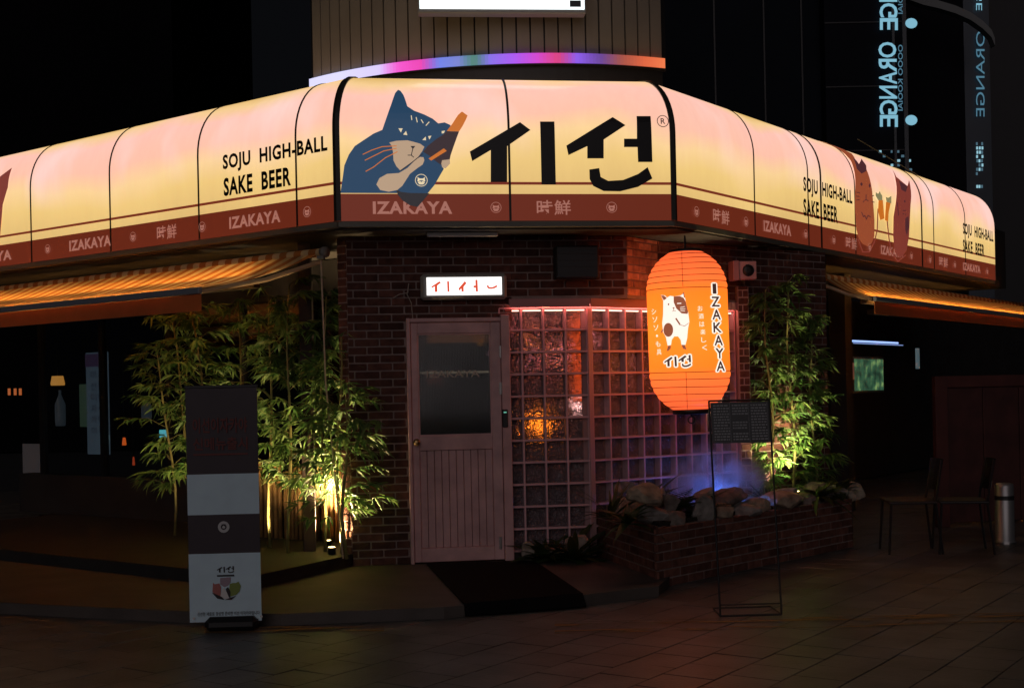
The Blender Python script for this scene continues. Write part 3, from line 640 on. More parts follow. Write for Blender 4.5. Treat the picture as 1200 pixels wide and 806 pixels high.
sart('red_cat_ear', FL, px_polys(FL, [[(15, 197), (10, 220), (4, 240), (1, 276), (-12, 281), (-30, 283), (-30, 230), (0, 208)]]), M_rb2, .007)

# ============================================================ LANTERN
LD = 10.75; LR = .337; lc = at(806.5, 388, LD)
lan = thing('paper_lantern', 'tall glowing orange paper lantern with cat and vertical lettering', 'lantern', lc, math.atan2(-lc.x, lc.y)*1.0)
lan.rotation_euler = (0, R(-.9), math.atan2(-lc.x, lc.y))
def lprof(z):
    hz = .665; flat = .34
    if abs(z) <= flat: return LR
    t = (abs(z)-flat)/(hz-flat); return LR*math.sqrt(max(0, 1-t*t*.86))
def lmat():
    m = bpy.data.materials.new('lantern_paper'); m.use_nodes = True; N = m.node_tree.nodes; L = m.node_tree.links; b = N['Principled BSDF']
    b.inputs['Base Color'].default_value = (.6, .2, .05, 1); b.inputs['Roughness'].default_value = .6
    lw = N.new('ShaderNodeTexCoord'); sx = N.new('ShaderNodeSeparateXYZ'); L.new(lw.outputs['Object'], sx.inputs[0])
    ab = N.new('ShaderNodeMath'); ab.operation = 'ABSOLUTE'; L.new(sx.outputs['Z'], ab.inputs[0])
    cr = N.new('ShaderNodeValToRGB'); L.new(ab.outputs[0], cr.inputs[0]); E = cr.color_ramp.elements
    E[0].position = 0; E[0].color = (*lin((255, 134, 32)), 1); E[1].position = .66; E[1].color = (*lin((235, 90, 48)), 1)
    e = E.new(.3); e.color = (*lin((255, 120, 28)), 1); e = E.new(.42); e.color = (*lin((255, 108, 48)), 1)
    L.new(cr.outputs[0], b.inputs['Emission Color']); b.inputs['Emission Strength'].default_value = 1.3
    return m
zs = [-.665+.665*2*i/190 for i in range(191)]; ribs = []
zr = [-.63,-.585,-.53,-.47,-.405,-.345, .345,.40,.45,.50,.55,.595,.635]
prf = []
for z in zs:
    d = min(abs(z-q) for q in zr); prf.append((lprof(z) + (.007*math.sin(min(1, d/.03)*pi/2) - .004 if abs(z) > .345 else -.003*math.exp(-(d/.008)**2)), z))
MB().lathe(prf, 48).build('paper_shade', lmat(), lan, True)
M_rib = mat('lantern_rib_wire', (.05, .012, .005), .6)
for z in zr:
    r = lprof(z)-.001; pts = [(r*cos(2*pi*k/40), r*sin(2*pi*k/40), z + .004*sin(2*pi*k/40*1.5+z*9)) for k in range(41)]
    MB().tube(pts, .0028, 5, False).build('rib', M_rib, lan)
for sgn in (1, -1):
    pts = [(-.03, -lprof(z)-.0015, z) for z in [sgn*(.35+.3*i/8) for i in range(9)]]
    MB().tube(pts, .002, 5).build('seam', M_rib, lan)
MB().lathe([(.15, -.655), (.155, -.66), (.155, -.69), (.14, -.695)], 24).build('bottom_cap', M_black, lan, True)
MB().lathe([(.13, .64), (.14, .65), (.14, .68), (.12, .685)], 24).build('top_cap', M_black, lan, True)
MB().tube([(0, 0, -.69), (0, 0, -.72)], .008, 8).tube([(.028*cos(t*pi/6), 0, -.745+.028*sin(t*pi/6)) for t in range(13)], .006, 6).build('pull_ring', M_black, lan)
MB().tube([(0, 0, .68), (0, 0, .8)], .008, 6).build('hanger', M_black, lan)
def lmap(px, py):
    dx = (px-806.5)*(LD-.33)/FOC; return max(-1.4, min(1.4, math.asin(max(-.985, min(.985, dx/LR))))), (388-py)*(LD-.33)/FOC + .0
def lcurve(off): return lambda th, z: ((lprof(z)+off)*sin(th), -(lprof(z)+off)*cos(th), z)
def lart(name, polys_px, m, off=.003): decal(name, [[lmap(*p) for p in pl] for pl in polys_px], lcurve(off), m, lan, xs=[-1.4+.1*i for i in range(29)])
def C5(pts): return [(755+.149*x, 330+.149*y) for x, y in pts]
M_lw = lit('lantern_white_print', (255, 240, 225), 1.1); M_lb = lit('lantern_brown_print', (150, 74, 40), .9); M_ld = lit('lantern_dark_print', (62, 26, 18), .8)
lart('cat_white', [C5([(143,105),(175,112),(190,130),(215,118),(245,125),(300,120),(325,92),(330,140),(335,170),(350,250),(357,330),(345,380),(335,460),(320,510),(290,510),(285,470),(265,440),(235,440),(215,465),(208,505),(182,510),(170,440),(150,400),(145,330),(155,260),(158,200),(160,150)])], M_lw)
lart('head_patch', [C5([(243,125),(290,124),(318,140),(335,170),(350,250),(345,268),(300,262),(260,220),(242,170)])], M_lb, .0045)
lart('belly_patch', [C5(disc(192,385,38,55))], M_lb, .0045)
for q in ([(185,510),(208,510),(205,535),(180,555),(175,545)], [(290,508),(315,510),(328,548),(300,540)]): lart('cat_foot', [C5(q)], M_lb, .0045)
for q in ([(300,118),(325,92),(330,140),(322,138),(318,108)], [(145,108),(168,112),(190,135),(165,150)]): lart('cat_ear', [C5(q)], M_lb, .0045)
lart('cat_tail', [C5([(145,375),(152,385),(140,408),(132,400)])], M_lb, .0045)
lart('cat_arm', [C5(q) for q in stroke([(280,350),(320,362),(350,340)], 4)], M_lb, .0045)
lart('cat_bottle', [C5(q) for q in stroke([(255, 300), (282, 345)], 12)], M_lb, .0045)
lart('cat_face', [C5(q) for q in [disc(202,184,6,8), disc(240,215,8,5)] + stroke([(240,220),(240,235),(230,242)], 4) + stroke([(240,235),(255,240)], 4)], M_lb, .006)
lart('cat_features', [C5(q) for q in stroke([(270,182),(298,182)], 7) + stroke([(292,215),(325,210)], 4) + stroke([(292,228),(328,228)], 4) + stroke([(294,240),(325,244)], 4)], M_lw, .006)
lg = [[(777.5+(p[0]-487)/611*31, 418+(p[1]-162)/251*14) for p in pl] for pl in LOGO_C]
lart('logo_outline', fat(lg, 1.5, 8), M_lw); lart('logo', lg, M_ld, .0045)
def ltext(body, x0, x1, y0, y1, m, bold, off=.0045, outline=0):
    P_ = [[(x, y) for x, y in t] for t in fit(text(body, bold), x0, x1, -y1, -y0)]; P_ = [[(x, -y) for x, y in t] for t in P_]
    if outline: lart('letter_outline', fat(P_, outline, 8), M_lw, .003)
    lart('letter', P_, m, off)
for i, ch in enumerate('IZAKAYA'):
    y = 335 + i*15.2; x = 838.5 + i*.65
    wch = 2.2 if ch == 'I' else 5
    ltext(ch, x-wch, x+wch, y, y+12, M_ld, .02, outline=1.5)
for i, ch in enumerate('お酒は楽しく'): ltext(ch, 818.3+i*.7, 824+i*.7, 361+i*9.2, 367+i*9.2, M_lw, 0)
for i, ch in enumerate('シソソ・も具'):
    k = (0, 0) if ch != '・' else (1.6, 1.8)
    ltext(ch, 764.5+i*.9+k[0], 770+i*.9-k[0], 361+i*9.7+k[1], 367.5+i*9.7-k[1], M_lw, 0)

# ============================================================ PLANTER
c0 = P(770, 690); c1 = P(1000, 641); cl_ = P(688, 656)
F2 = Frame(c0.x, c0.y, math.degrees(math.atan2(c1.y-c0.y, c1.x-c0.x))); F2len = (c1-c0).length
ang3 = math.degrees(math.atan2(c0.y-cl_.y, c0.x-cl_.x)); F3 = Frame(cl_.x, cl_.y, ang3); F3len = (c0-cl_).length
PH = .445
pl_ = fthing('brick_planter', 'low red brick planter with stones on its rim right of the door', 'planter', F2)
T3 = F2.i @ F3.m
cnt = [0]; M_pbrick = [brick_mesh(20+k, brick_mat('planter_brick', (.15, .062, .045))) for k in range(4)]
def inset(pts, d):
    out = []; n = len(pts)
    for i in range(n):
        p0, p1, p2 = pts[i-1], pts[i], pts[(i+1) % n]; e1_ = (p1-p0).normalized(); e2_ = (p2-p1).normalized(); n1 = Vector((-e1_.y, e1_.x)); n2 = Vector((-e2_.y, e2_.x))
        out.append(p1 + (n1+n2)/(1+n1.dot(n2))*d)
    return out
body = [F3.w(0, 0, 0).xy, c0.copy(), c1.copy(), F2.w(F2len, -1.0, 0).xy, FB.w(2.6, .02, 0).xy, FB.w(.1, .02, 0).xy]
MB().prism([tuple((F2.i @ Vector((p.x, p.y, 0))).xy) for p in inset(body, .006)], .001, PH-.002).build('mortar', M_mortar, pl_)
lay(pl_, [(0, F2len, 0, PH)], M_pbrick, courses=(.004, PH), start=.1, cnt=cnt, depth=.02)
# left face bricks (rotated)
k = 0; z = .004
while z < PH-.03:
    s = -.105 if k % 2 else 0
    while s < F3len:
        b0, b1 = max(s, 0), min(s+.201, F3len)
        if b1-b0 > .03:
            p = T3 @ Vector(((b0+b1)/2, random.uniform(-.002, .002), z)); o = link('brick', random.choice(M_pbrick), pl_, loc=p); o.rotation_euler = (0, 0, F3.a-F2.a); o.scale = (b1-b0, .02, .056)
        s += .21
    z += .0675; k += 1
M_soil = mat('planter_soil', (.025, .018, .014), .95, bump=1, bscale=30)
MB().prism([tuple((F2.i @ Vector((p.x, p.y, 0))).xy) for p in inset(body, .1)], PH-.01, PH+.03).build('soil', M_soil, pl_)

# rocks along the rim
def rock(loc, size, seed, label, rot=0, tint=(.26, .22, .18)):
    rnd = random.Random(seed); bm = bmesh.new(); bmesh.ops.create_icosphere(bm, subdivisions=3, radius=1)
    dirs = [Vector((rnd.gauss(0, 1), rnd.gauss(0, 1), rnd.gauss(0, 1))).normalized() for _ in range(13)]; offs = [rnd.uniform(.42, .82) for _ in dirs]
    for v in bm.verts:
        k = 1.0
        for d, of in zip(dirs, offs):
            dp = v.co.dot(d)
            if dp > of: v.co -= d*(dp-of)*.92
        v.co *= 1 + .04*sin(v.co.x*9+seed)*sin(v.co.y*8+v.co.z*11)
        v.co = Vector((v.co.x*size[0], v.co.y*size[1], v.co.z*size[2]))
    me = bpy.data.meshes.new('rock'); bm.to_mesh(me); bm.free()
    me.materials.append(mat('rock_%.2f' % tint[0], tint, .85, vary=.5, scale=11, bump=1, bscale=28)); o = link('rock', me, loc=loc); o.rotation_euler = (rnd.uniform(-.15, .15), rnd.uniform(-.15, .15), rot)
    tag(o, label, 'rock', 'rocks along the planter rim'); return o
RK = [ # px, py centre, width px, height px, label
 (706, 578, 36, 26, 'pale rounded rock at the left end of the planter rim'),
 (702, 600, 38, 20, 'dark flat rock low on the left end of the planter'),
 (730, 596, 26, 28, 'rounded dark rock half hidden by the broad leaf plant'),
 (748, 606, 44, 24, 'wide grey rock at the planter left of the brick corner'),
 (775, 580, 44, 24, 'light brown rock above the planter corner'),
 (765, 604, 40, 24, 'tan broad rock resting on the planter brick corner'),
 (822, 600, 28, 30, 'warm tan upright rock left of the menu stand'),
 (800, 592, 24, 24, 'small dark rock between corner and menu stand'),
 (865, 584, 52, 22, 'flat tan stone slab lit behind the menu stand'),
 (868, 606, 44, 22, 'dark blocky rock framed by the menu stand legs'),
 (918, 586, 58, 18, 'long flat stone slab right of the menu stand'),
 (915, 604, 66, 22, 'wide dark stone below the long flat slab'),
 (968, 590, 44, 24, 'grey rock under the spreading leaves at planter right'),
 (990, 578, 30, 18, 'flat brown rock near the right end of the planter'),
 (948, 606, 30, 20, 'small dark rock low at the right of the planter'),
 (1000, 598, 26, 22, 'last dark rock at the right end of the planter'),
 (790, 612, 30, 16, 'small rock on the brick rim just right of the corner'),
 (845, 611, 34, 16, 'narrow rock on the rim behind the left leg of the menu stand'),
 (888, 611, 30, 16, 'small rock on the rim behind the right leg of the menu stand'),
 (843, 580, 26, 18, 'rounded rock at the foot of the blue mist'),
 (720, 572, 26, 20, 'upper rock behind the spiky plant at planter left'),
 (752, 586, 26, 20, 'squat rock between spiky plant and planter corner'),
 (938, 580, 26, 16, 'small rock before the bright bamboo foot'),]
for i, (px, py, wpx, hpx, lab) in enumerate(RK):
    # on the rim: follow the wall line just inside
    if px < 768: s, _ = F3.hit(px, 600, -.12); p = F3.w(s, -.14 + (.02 if py > 592 else -.12), 0)
    else: s, _ = F2.hit(px, 600, -.12); p = F2.w(s, -.14 + (.02 if py > 592 else -.1), 0)
    z = at(px, py, p.y).z; k = p.y/FOC
    rock((p.x, p.y, max(z, PH+.03)), (wpx*k*.66, min(wpx*k*.6, .18), hpx*k*.74), i*7+3, lab, random.uniform(-.3, .3)+.4, random.choice([(.36, .3, .23), (.24, .22, .2), (.32, .25, .18), (.18, .15, .13)]))
for i, (px, py, wpx, hpx, lab) in enumerate([(618, 640, 22, 24, 'pale boulder on the ground below the glass blocks'), (652, 644, 26, 18, 'small grey stone on the stoop between boulder and planter'), (676, 632, 30, 36, 'dark boulder on the stoop against the planter end')]):
    p = FA.w(FA.hit(px, 640, .12)[0], .12, 0); k = p.y/FOC; rock((p.x, p.y, Z0+hpx*k*.45), (wpx*k*.5, .09, hpx*k*.52), 91+i, lab)

# ============================================================ PLANTS
def leafmat(name, c, c2):
    m = bpy.data.materials.new(name); m.use_nodes = True; N = m.node_tree.nodes; L = m.node_tree.links; b = N['Principled BSDF']
    b.inputs['Roughness'].default_value = .45; b.inputs['Specular IOR Level'].default_value = .4
    gm = N.new('ShaderNodeNewGeometry'); mx = N.new('ShaderNodeMix'); mx.data_type = 'RGBA'; mx.inputs[6].default_value = (*c, 1); mx.inputs[7].default_value = (*c2, 1)
    L.new(gm.outputs['Random Per Island'], mx.inputs[0]); L.new(mx.outputs[2], b.inputs['Base Color'])
    tr = N.new('ShaderNodeBsdfTranslucent'); L.new(mx.outputs[2], tr.inputs[0]); ms = N.new('ShaderNodeMixShader'); ms.inputs[0].default_value = .35
    L.new(b.outputs[0], ms.inputs[1]); L.new(tr.outputs[0], ms.inputs[2]); L.new(ms.outputs[0], N['Material Output'].inputs['Surface'])
    return m
M_leaf = leafmat('bamboo_leaf', (.06, .16, .04), (.2, .3, .085)); M_dleaf = leafmat('shrub_leaf', (.03, .06, .02), (.06, .09, .03))
M_culm = mat('bamboo_culm', (.22, .2, .07), .4, vary=.3, scale=12)
def leaf_geo(L_=.13, W_=.011, droop=.35, seg=4):
    vs = [(0, 0, 0)]; fs = []
    for i in range(1, seg):
        t = i/seg; wd = W_*math.sin(pi*(t**.8))*1.0+.001; x = L_*t; z = -droop*L_*t*t
        vs += [(x, wd, z+.002), (x, 0, z-.001), (x, -wd, z+.002)]
    vs.append((L_, 0, -droop*L_)); n = len(vs)-1
    fs += [(0, 2, 1), (0, 3, 2)]
    for i in range(seg-2):
        a = 1+3*i; fs += [(a, a+1, a+4, a+3), (a+1, a+2, a+5, a+4)]
    a = 1+3*(seg-2); fs += [(a, a+1, n), (a+1, a+2, n)]
    return vs, fs
leaf_meshes = []
for k in range(4):
    vs, fs = leaf_geo(.13+.02*k, .009+.002*(k % 2), .2+.12*k); me = MB().add(vs, fs).mesh('leaf'); me.materials.append(M_leaf); leaf_meshes.append(me)
def orient(d, up=Vector((0, 0, 1)), roll=0):
    x = d.normalized(); y = up.cross(x); y = y.normalized() if y.length > 1e-4 else Vector((0, 1, 0)); z = x.cross(y)
    return Matrix((x, y, z)).transposed().to_4x4() @ Matrix.Rotation(roll, 4, 'X')
def bamboo(base, h, label, seed, n_br=34, spread=.38, zmin=.25, big=40, group='bamboo plants', lean=(0, 0), dens=1.0):
    rnd = random.Random(seed); t = thing('bamboo_plant', label, 'bamboo', base, 0, group)
    pts = [Vector((lean[0]*(i/8)**2+.02*sin(i+seed), lean[1]*(i/8)**2+.015*cos(i*1.3+seed), h*i/8)) for i in range(9)]
    c = MB(); c.tube(pts, [.015-.009*i/8 for i in range(9)], 7)
    for i in range(1, int(h/.22)):
        q = i*.22/h*8; j = min(int(q), 7); p = pts[j].lerp(pts[j+1], q-j); c.tube([p-Vector((0, 0, .004)), p+Vector((0, 0, .004))], .016-.006*i*.22/h, 7)
    c.build('stem', M_culm, t, True)
    tw = MB(); fol = MB(); nl = 0
    for b in range(n_br):
        zf = zmin + (1-zmin)*(b+rnd.random())/n_br; q = min(zf*8, 7.99); j = int(q); p = pts[j].lerp(pts[j+1], q-j)
        az = rnd.uniform(0, 2*pi); L_ = spread*rnd.uniform(.35, 1.0)*(1.0 if zf < .85 else .6); d = Vector((cos(az), sin(az)*.8, rnd.uniform(.1, .6))).normalized()
        e = p + d*L_; m_ = p + d*L_*.5 + Vector((0, 0, .04)); e.z -= .05*L_
        tw.tube([p, m_, e], [.003, .002, .0012], 4)
        for cpos in (e, m_.lerp(e, .45), p.lerp(m_, .8)):
            if rnd.random() > dens: continue
            for k in range(rnd.randint(5, 8)):
                a2 = az + rnd.gauss(0, .75); dd = Vector((cos(a2), sin(a2), rnd.uniform(-.55, .35))); M_ = Matrix.Translation(cpos) @ orient(dd, roll=rnd.uniform(-.7, .7)); sc = rnd.uniform(.75, 1.15)
                if nl < big and rnd.random() < .25:
                    o = link('leaf', leaf_meshes[rnd.randrange(4)], t); o.matrix_local = M_ @ Matrix.Scale(sc, 4)
                    nl += 1
                else:
                    vs, fs = leaf_geo(.14*sc, .0105*sc, rnd.uniform(.1, .6)); fol.add([M_ @ Vector(v) for v in vs], fs)
    tw.build('twigs', M_culm, t); fol.build('foliage', M_leaf, t, kind='stuff')
    return t
BZ = Z0+.1
lbl = ['leftmost bamboo plant, left of the standing banner', 'second bamboo plant from the left, just left of the banner edge', 'bamboo plant directly behind the banner left half', 'bamboo plant directly behind the banner right half', 'bamboo plant showing just right of the banner', 'tall bamboo plant midway between banner and brick wall', 'brightly lit bamboo plant above the left uplight', 'bamboo plant beside the thin awning pole', 'bamboo plant nearest the brick entrance wall', 'short bamboo plant whose leaves spill over the brick corner']
bpx = [(206, 2.05, .42), (226, 2.25, .5), (250, 2.3, .45), (282, 2.4, .42), (318, 2.4, .42), (340, 2.45, .4), (360, 2.3, .42), (380, 2.35, .36), (398, 2.0, .34), (404, 1.5, .42)]
for i, (px, h, sp_) in enumerate(bpx):
    out = -.62 + .2*(i % 3) - (.15 if i == 8 else 0) + (.45 if i == 9 else 0)
    s, _ = FL.hit(px, 640, out); p = FL.w(s, out, BZ)
    bamboo(p, h-.2, lbl[i], 100+i, 31, sp_, .22 if i not in (2, 3) else .4, big=34, group='bamboo plants left of the door', lean=((-.15 if i < 3 else .05), -.05))
# bamboo right
for i, (px, h, lab) in enumerate(((905, 2.35, 'bamboo plant right of the lantern against the brick wall'), (930, 2.45, 'brightly lit bamboo plant at the middle of the right clump'), (955, 2.1, 'rightmost bamboo plant behind the planter stones'))):
    s, _ = F2.hit(px, 560, -.55+.0*i); p = F2.w(s, -.55, PH-.06)
    bamboo(p, h-.45 + .1, lab, 300+i, 46, .23, .05, big=40, group='bamboo plants at the planter', lean=(-.03, 0))
# bamboo pole fence with uplights (left)
fen = fthing('bamboo_pole_fence', 'low fence of upright bamboo poles behind the bamboo plants', 'fence', FL)
sf0 = FL.hit(235, 600, -.95)[0]; sf1 = FL.hit(402, 600, -.95)[0]; s = sf0; k = 0
M_pole = mat('dry_bamboo_pole', (.36, .2, .07), .5, vary=.3, scale=10, rand=.3)
while s < sf1:
    r = random.uniform(.016, .024); hh = random.uniform(.62, .72) if s < sf1-.5 else random.uniform(.78, .95)
    mb = MB().tube([(s, .95, BZ), (s+random.uniform(-.01, .01), .95, BZ+hh*.5), (s, .95, BZ+hh)], r, 8)
    for q in (.25, .55, .85): mb.tube([(s, .95, BZ+hh*q-.004), (s, .95, BZ+hh*q+.004)], r*1.12, 8)
    mb.build('pole', M_pole, fen, True); s += 2*r+random.uniform(.004, .03)
MB().box(sf0, sf1, .975, .99, BZ+.3, BZ+.34).build('rail', M_pole, fen)
def uplight(p, label, watts, aim, col=(1, .68, .34), size=R(110)):
    t = thing('garden_uplight', label, 'spotlight', p, 0, 'garden uplights')
    MB().lathe([(.03, 0), (.034, .01), (.034, .05), (.038, .055), (.038, .06), (.03, .061)], 16).build('housing', M_black, t, True)
    MB().lathe([(.029, .0615), (.001, .064)], 16).build('lens', lit('warm_lens', (255, 225, 150), 14), t, True)
    ld = bpy.data.lights.new('uplight_lamp', 'SPOT'); ld.energy = watts*5; ld.color = col; ld.spot_size = size; ld.spot_blend = .8; ld.shadow_soft_size = .03
    lo = bpy.data.objects.new('uplight_lamp', ld); COL.objects.link(lo); lo.parent = t; lo.location = (0, 0, .08)
    lo.rotation_euler = Vector(aim).to_track_quat('-Z', 'Y').to_euler(); return t
for i, (px, out, wt, aim, lab) in enumerate(((361, -.7, 130, (-.15, .1, 1), 'left garden uplight at the foot of the bamboo fence'), (384, -.66, 120, (-.1, .1, 1), 'middle garden uplight between two bamboo stems'), (402, -.74, 42, (.3, .1, 1), 'right garden uplight beside the brick pier'), (300, -.12, 24, (.25, .5, 1), 'garden uplight hidden behind the standing banner right side'), (232, -.15, 15, (-.2, .5, 1), 'garden uplight hidden behind the standing banner left side'))):  # the two behind the banner are unseen, added to brighten the leaves
    s, _ = FL.hit(px, 636, out); p = FL.w(s, out, BZ)
    if i == 2: p = FA.w(sAL-.17, -.03, BZ)
    uplight(p, lab, wt, aim)
s, _ = F2.hit(934, 565, -.3); uplight(F2.w(s, -.3, PH+.03), 'garden uplight among the stones below the right bamboo', 45, (.0, .3, 1), (1, .8, .42), R(110))
s, _ = F2.hit(903, 560, -.75); uplight(F2.w(s, -.75, PH+.03), 'garden uplight washing the bricks behind the mist', 16, (.1, .1, 1), (1, .75, .55), R(70))

# planter plants
def fan_plant(p, label, n, L_, W_, seed, droop=.5, m=None, elev=(.3, 1.2), cat='plant'):
    rnd = random.Random(seed); t = thing('leafy_plant', label, cat, p)
    for k in range(n):
        az = rnd.uniform(0, 2*pi); el = rnd.uniform(*elev); d = Vector((cos(az)*cos(el), sin(az)*cos(el), sin(el))); sc = rnd.uniform(.7, 1.15)
        vs, fs = leaf_geo(L_*sc, W_*sc, droop*rnd.uniform(.6, 1.3), 6); M_ = orient(d, roll=rnd.uniform(-.3, .3)); MB().add([M_ @ Vector(v) for v in vs], fs).build('leaf', m or M_dleaf, t, True)
    return t
def fern(p, label, n, L_, seed):
    rnd = random.Random(seed); t = thing('fern', label, 'fern', p)
    for k in range(n):
        az = rnd.uniform(0, 2*pi); el = rnd.uniform(.25, 1.1); mb = MB(); d = Vector((cos(az)*cos(el), sin(az)*cos(el), sin(el)))
        M_ = orient(d); N_ = 14
        for i in range(N_):
            tt = (i+1)/N_; c = Vector((L_*tt, 0, -.45*L_*tt*tt)); ll = L_*.28*math.sin(pi*min(1, tt*.9+.08))+.006
            for sg in (1, -1): mb.add([M_ @ (c + Vector(q)) for q in ((-.004, 0, 0), (ll*.3, sg*ll, -.005), (.006, 0, 0), (ll*.1, sg*ll*.6, .0))], [(0, 3, 1, 2)])
        mb.tube([M_ @ Vector((L_*q, 0, -.45*L_*q*q)) for q in (0, .25, .5, .75, 1)], .0018, 4); mb.build('frond', M_dleaf, t)
    return t
def onplanter(px, out, py=None): s, _ = F2.hit(px, 575, out); return F2.w(s, out, PH+.03)
fan_plant(onplanter(735, -.2), 'broad leaved dark plant spilling over the left planter stones', 26, .24, .026, 1, .8)
fan_plant(onplanter(715, -.55), 'spiky dark plant against the glass blocks at planter left', 26, .42, .014, 2, .4)
fan_plant(onplanter(757, -.65), 'dark strap leaf plant in front of the glass blocks', 24, .4, .016, 3, .6)
fan_plant(F3.w(.05, -.3, PH+.03), 'dark bushy plant at the far left end of the planter', 34, .22, .024, 4, .9)
fan_plant(onplanter(958, -.12), 'spreading dark plant over the right planter stones', 30, .32, .03, 5, .9)
fan_plant(onplanter(985, -.2), 'low leafy plant at the right end of the planter', 24, .28, .03, 6, .8)
fan_plant(onplanter(895, -.35), 'small spiky plant behind the flat stones left of the bamboo', 24, .2, .008, 7, .2)
fern(onplanter(815, -.2), 'dark fern silhouetted against the blue mist', 16, .3, 11)
fern(onplanter(850, -.3), 'low fern fringe behind the flat tan slab', 14, .2, 12)
fern(onplanter(790, -.35), 'dark fern left of the blue mist', 14, .32, 13)
fan_plant(FA.w(FA.hit(640, 640, .2)[0], .15, Z0), 'dark shrub on the stoop beneath the glass blocks', 40, .3, .03, 8, .6)
fan_plant(FA.w(FA.hit(672, 640, .2)[0], .2, Z0), 'larger dark shrub on the stoop beside the planter end', 50, .42, .035, 9, .5)

# mist over a blue pond light
s, _ = F2.hit(850, 560, -.42); pm = F2.w(s, -.5, PH)
t = thing('pond_light', 'small blue submerged light under the mist in the planter', 'spotlight', (pm.x, pm.y, PH-.05))
MB().lathe([(.05, 0), (.05, .02), (.04, .03), (.001, .032)], 18).build('lens', lit('blue_lens', (70, 130, 255), 6), t, True)
ld = bpy.data.lights.new('pond_lamp', 'POINT'); ld.energy = 16; ld.color = (.1, .24, 1); ld.shadow_soft_size = .06
lo = bpy.data.objects.new('pond_lamp', ld); COL.objects.link(lo); lo.parent = t; lo.location = (0, 0, .09)
bm = bmesh.new(); bmesh.ops.create_icosphere(bm, subdivisions=3, radius=1)
for v in bm.verts: v.co = Vector((v.co.x*.75, v.co.y*.3, v.co.z*.4))
me = bpy.data.meshes.new('mist'); bm.to_mesh(me); bm.free()
m = bpy.data.materials.new('mist_volume'); m.use_nodes = True; N = m.node_tree.nodes; L = m.node_tree.links; N.remove(N['Principled BSDF'])
pv = N.new('ShaderNodeVolumePrincipled'); pv.inputs['Color'].default_value = (.75, .85, 1, 1); L.new(pv.outputs[0], N['Material Output'].inputs['Volume'])
tc = N.new('ShaderNodeTexCoord'); n = N.new('ShaderNodeTexNoise'); n.inputs['Scale'].default_value = 5; n.inputs['Detail'].default_value = 4; n.inputs['Distortion'].default_value = 1; L.new(tc.outputs['Object'], n.inputs['Vector'])
mp = N.new('ShaderNodeMapping'); mp.inputs['Scale'].default_value = (1/.75, 1/.3, 1/.4); L.new(tc.outputs['Object'], mp.inputs[0])
ln = N.new('ShaderNodeVectorMath'); ln.operation = 'LENGTH'; L.new(mp.outputs[0], ln.inputs[0])
mr = N.new('ShaderNodeMapRange'); mr.inputs[1].default_value = 1; mr.inputs[2].default_value = .35; L.new(ln.outputs['Value'], mr.inputs[0])
m2 = N.new('ShaderNodeMapRange'); m2.inputs[1].default_value = .4; m2.inputs[2].default_value = .65; m2.inputs[4].default_value = 7; L.new(n.outputs['Fac'], m2.inputs[0])
mm = N.new('ShaderNodeMath'); mm.operation = 'MULTIPLY'; L.new(mr.outputs[0], mm.inputs[0]); L.new(m2.outputs[0], mm.inputs[1]); L.new(mm.outputs[0], pv.inputs['Density'])
me.materials.append(m); o = link('mist', me, loc=(pm.x, pm.y+.05, PH+.2), kind='stuff'); tag(o, 'blue lit mist drifting above the planter stones', 'mist')
o.rotation_euler = (0, 0, F2.a)

# ============================================================ STANDS, MAT
mat_z = Z0+.004
q = [G(500, 661, mat_z), G(626, 657, mat_z), G(687, 711, .006), G(545, 722, .006)]
# where the mat crosses the stoop edge
e1 = G(520, 711, Z0); e2 = G(690, 696, Z0); rows = []
def lerp(a, b, t): return a.lerp(b, t)
def cross(a, b):
    # plan intersection with stoop edge line
    d = b-a; e = e2-e1; den = d.x*e.y-d.y*e.x; return ((e1.x-a.x)*e.y-(e1.y-a.y)*e.x)/den
tL, tR = cross(q[0], q[3]), cross(q[1], q[2])
L_e = lerp(q[0], q[3], tL); R_e = lerp(q[1], q[2], tR); L_e.z = R_e.z = Z0+.006
L_f = lerp(q[0], q[3], min(1, tL+.12)); R_f = lerp(q[1], q[2], min(1, tR+.12)); L_f.z = R_f.z = .012
rows = [(q[0], q[1]), (L_e, R_e), (L_f, R_f), (q[3], q[2])]
vs = []; fs = []
for a, b_ in rows:
    for i in range(9):
        p = a.lerp(b_, i/8); p = p + Vector((0, 0, .002*sin(i*2.1))); vs.append(p + Vector((0, 0, .008)))
for j in range(3):
    for i in range(8): fs.append((j*9+i, j*9+i+1, (j+1)*9+i+1, (j+1)*9+i))
nv = len(vs); vs2 = [v - Vector((0, 0, .008)) for v in vs]; fs2 = [tuple(i+nv for i in f[::-1]) for f in fs]
bl = [i for i in range(9)] + [9*j+8 for j in range(1, 4)] + [27+i for i in range(7, -1, -1)] + [9*j for j in (2, 1)]
sides = [(bl[i], bl[(i+1) % len(bl)], bl[(i+1) % len(bl)]+nv, bl[i]+nv) for i in range(len(bl))]
o = MB().add(vs+vs2, fs+fs2+sides).build('door_mat', mat('black_rubber_mat', (.006, .006, .007), .95, bump=.3, bscale=150, spec=.1)); tag(o, 'black rubber mat lying from the door down over the kerb', 'mat')

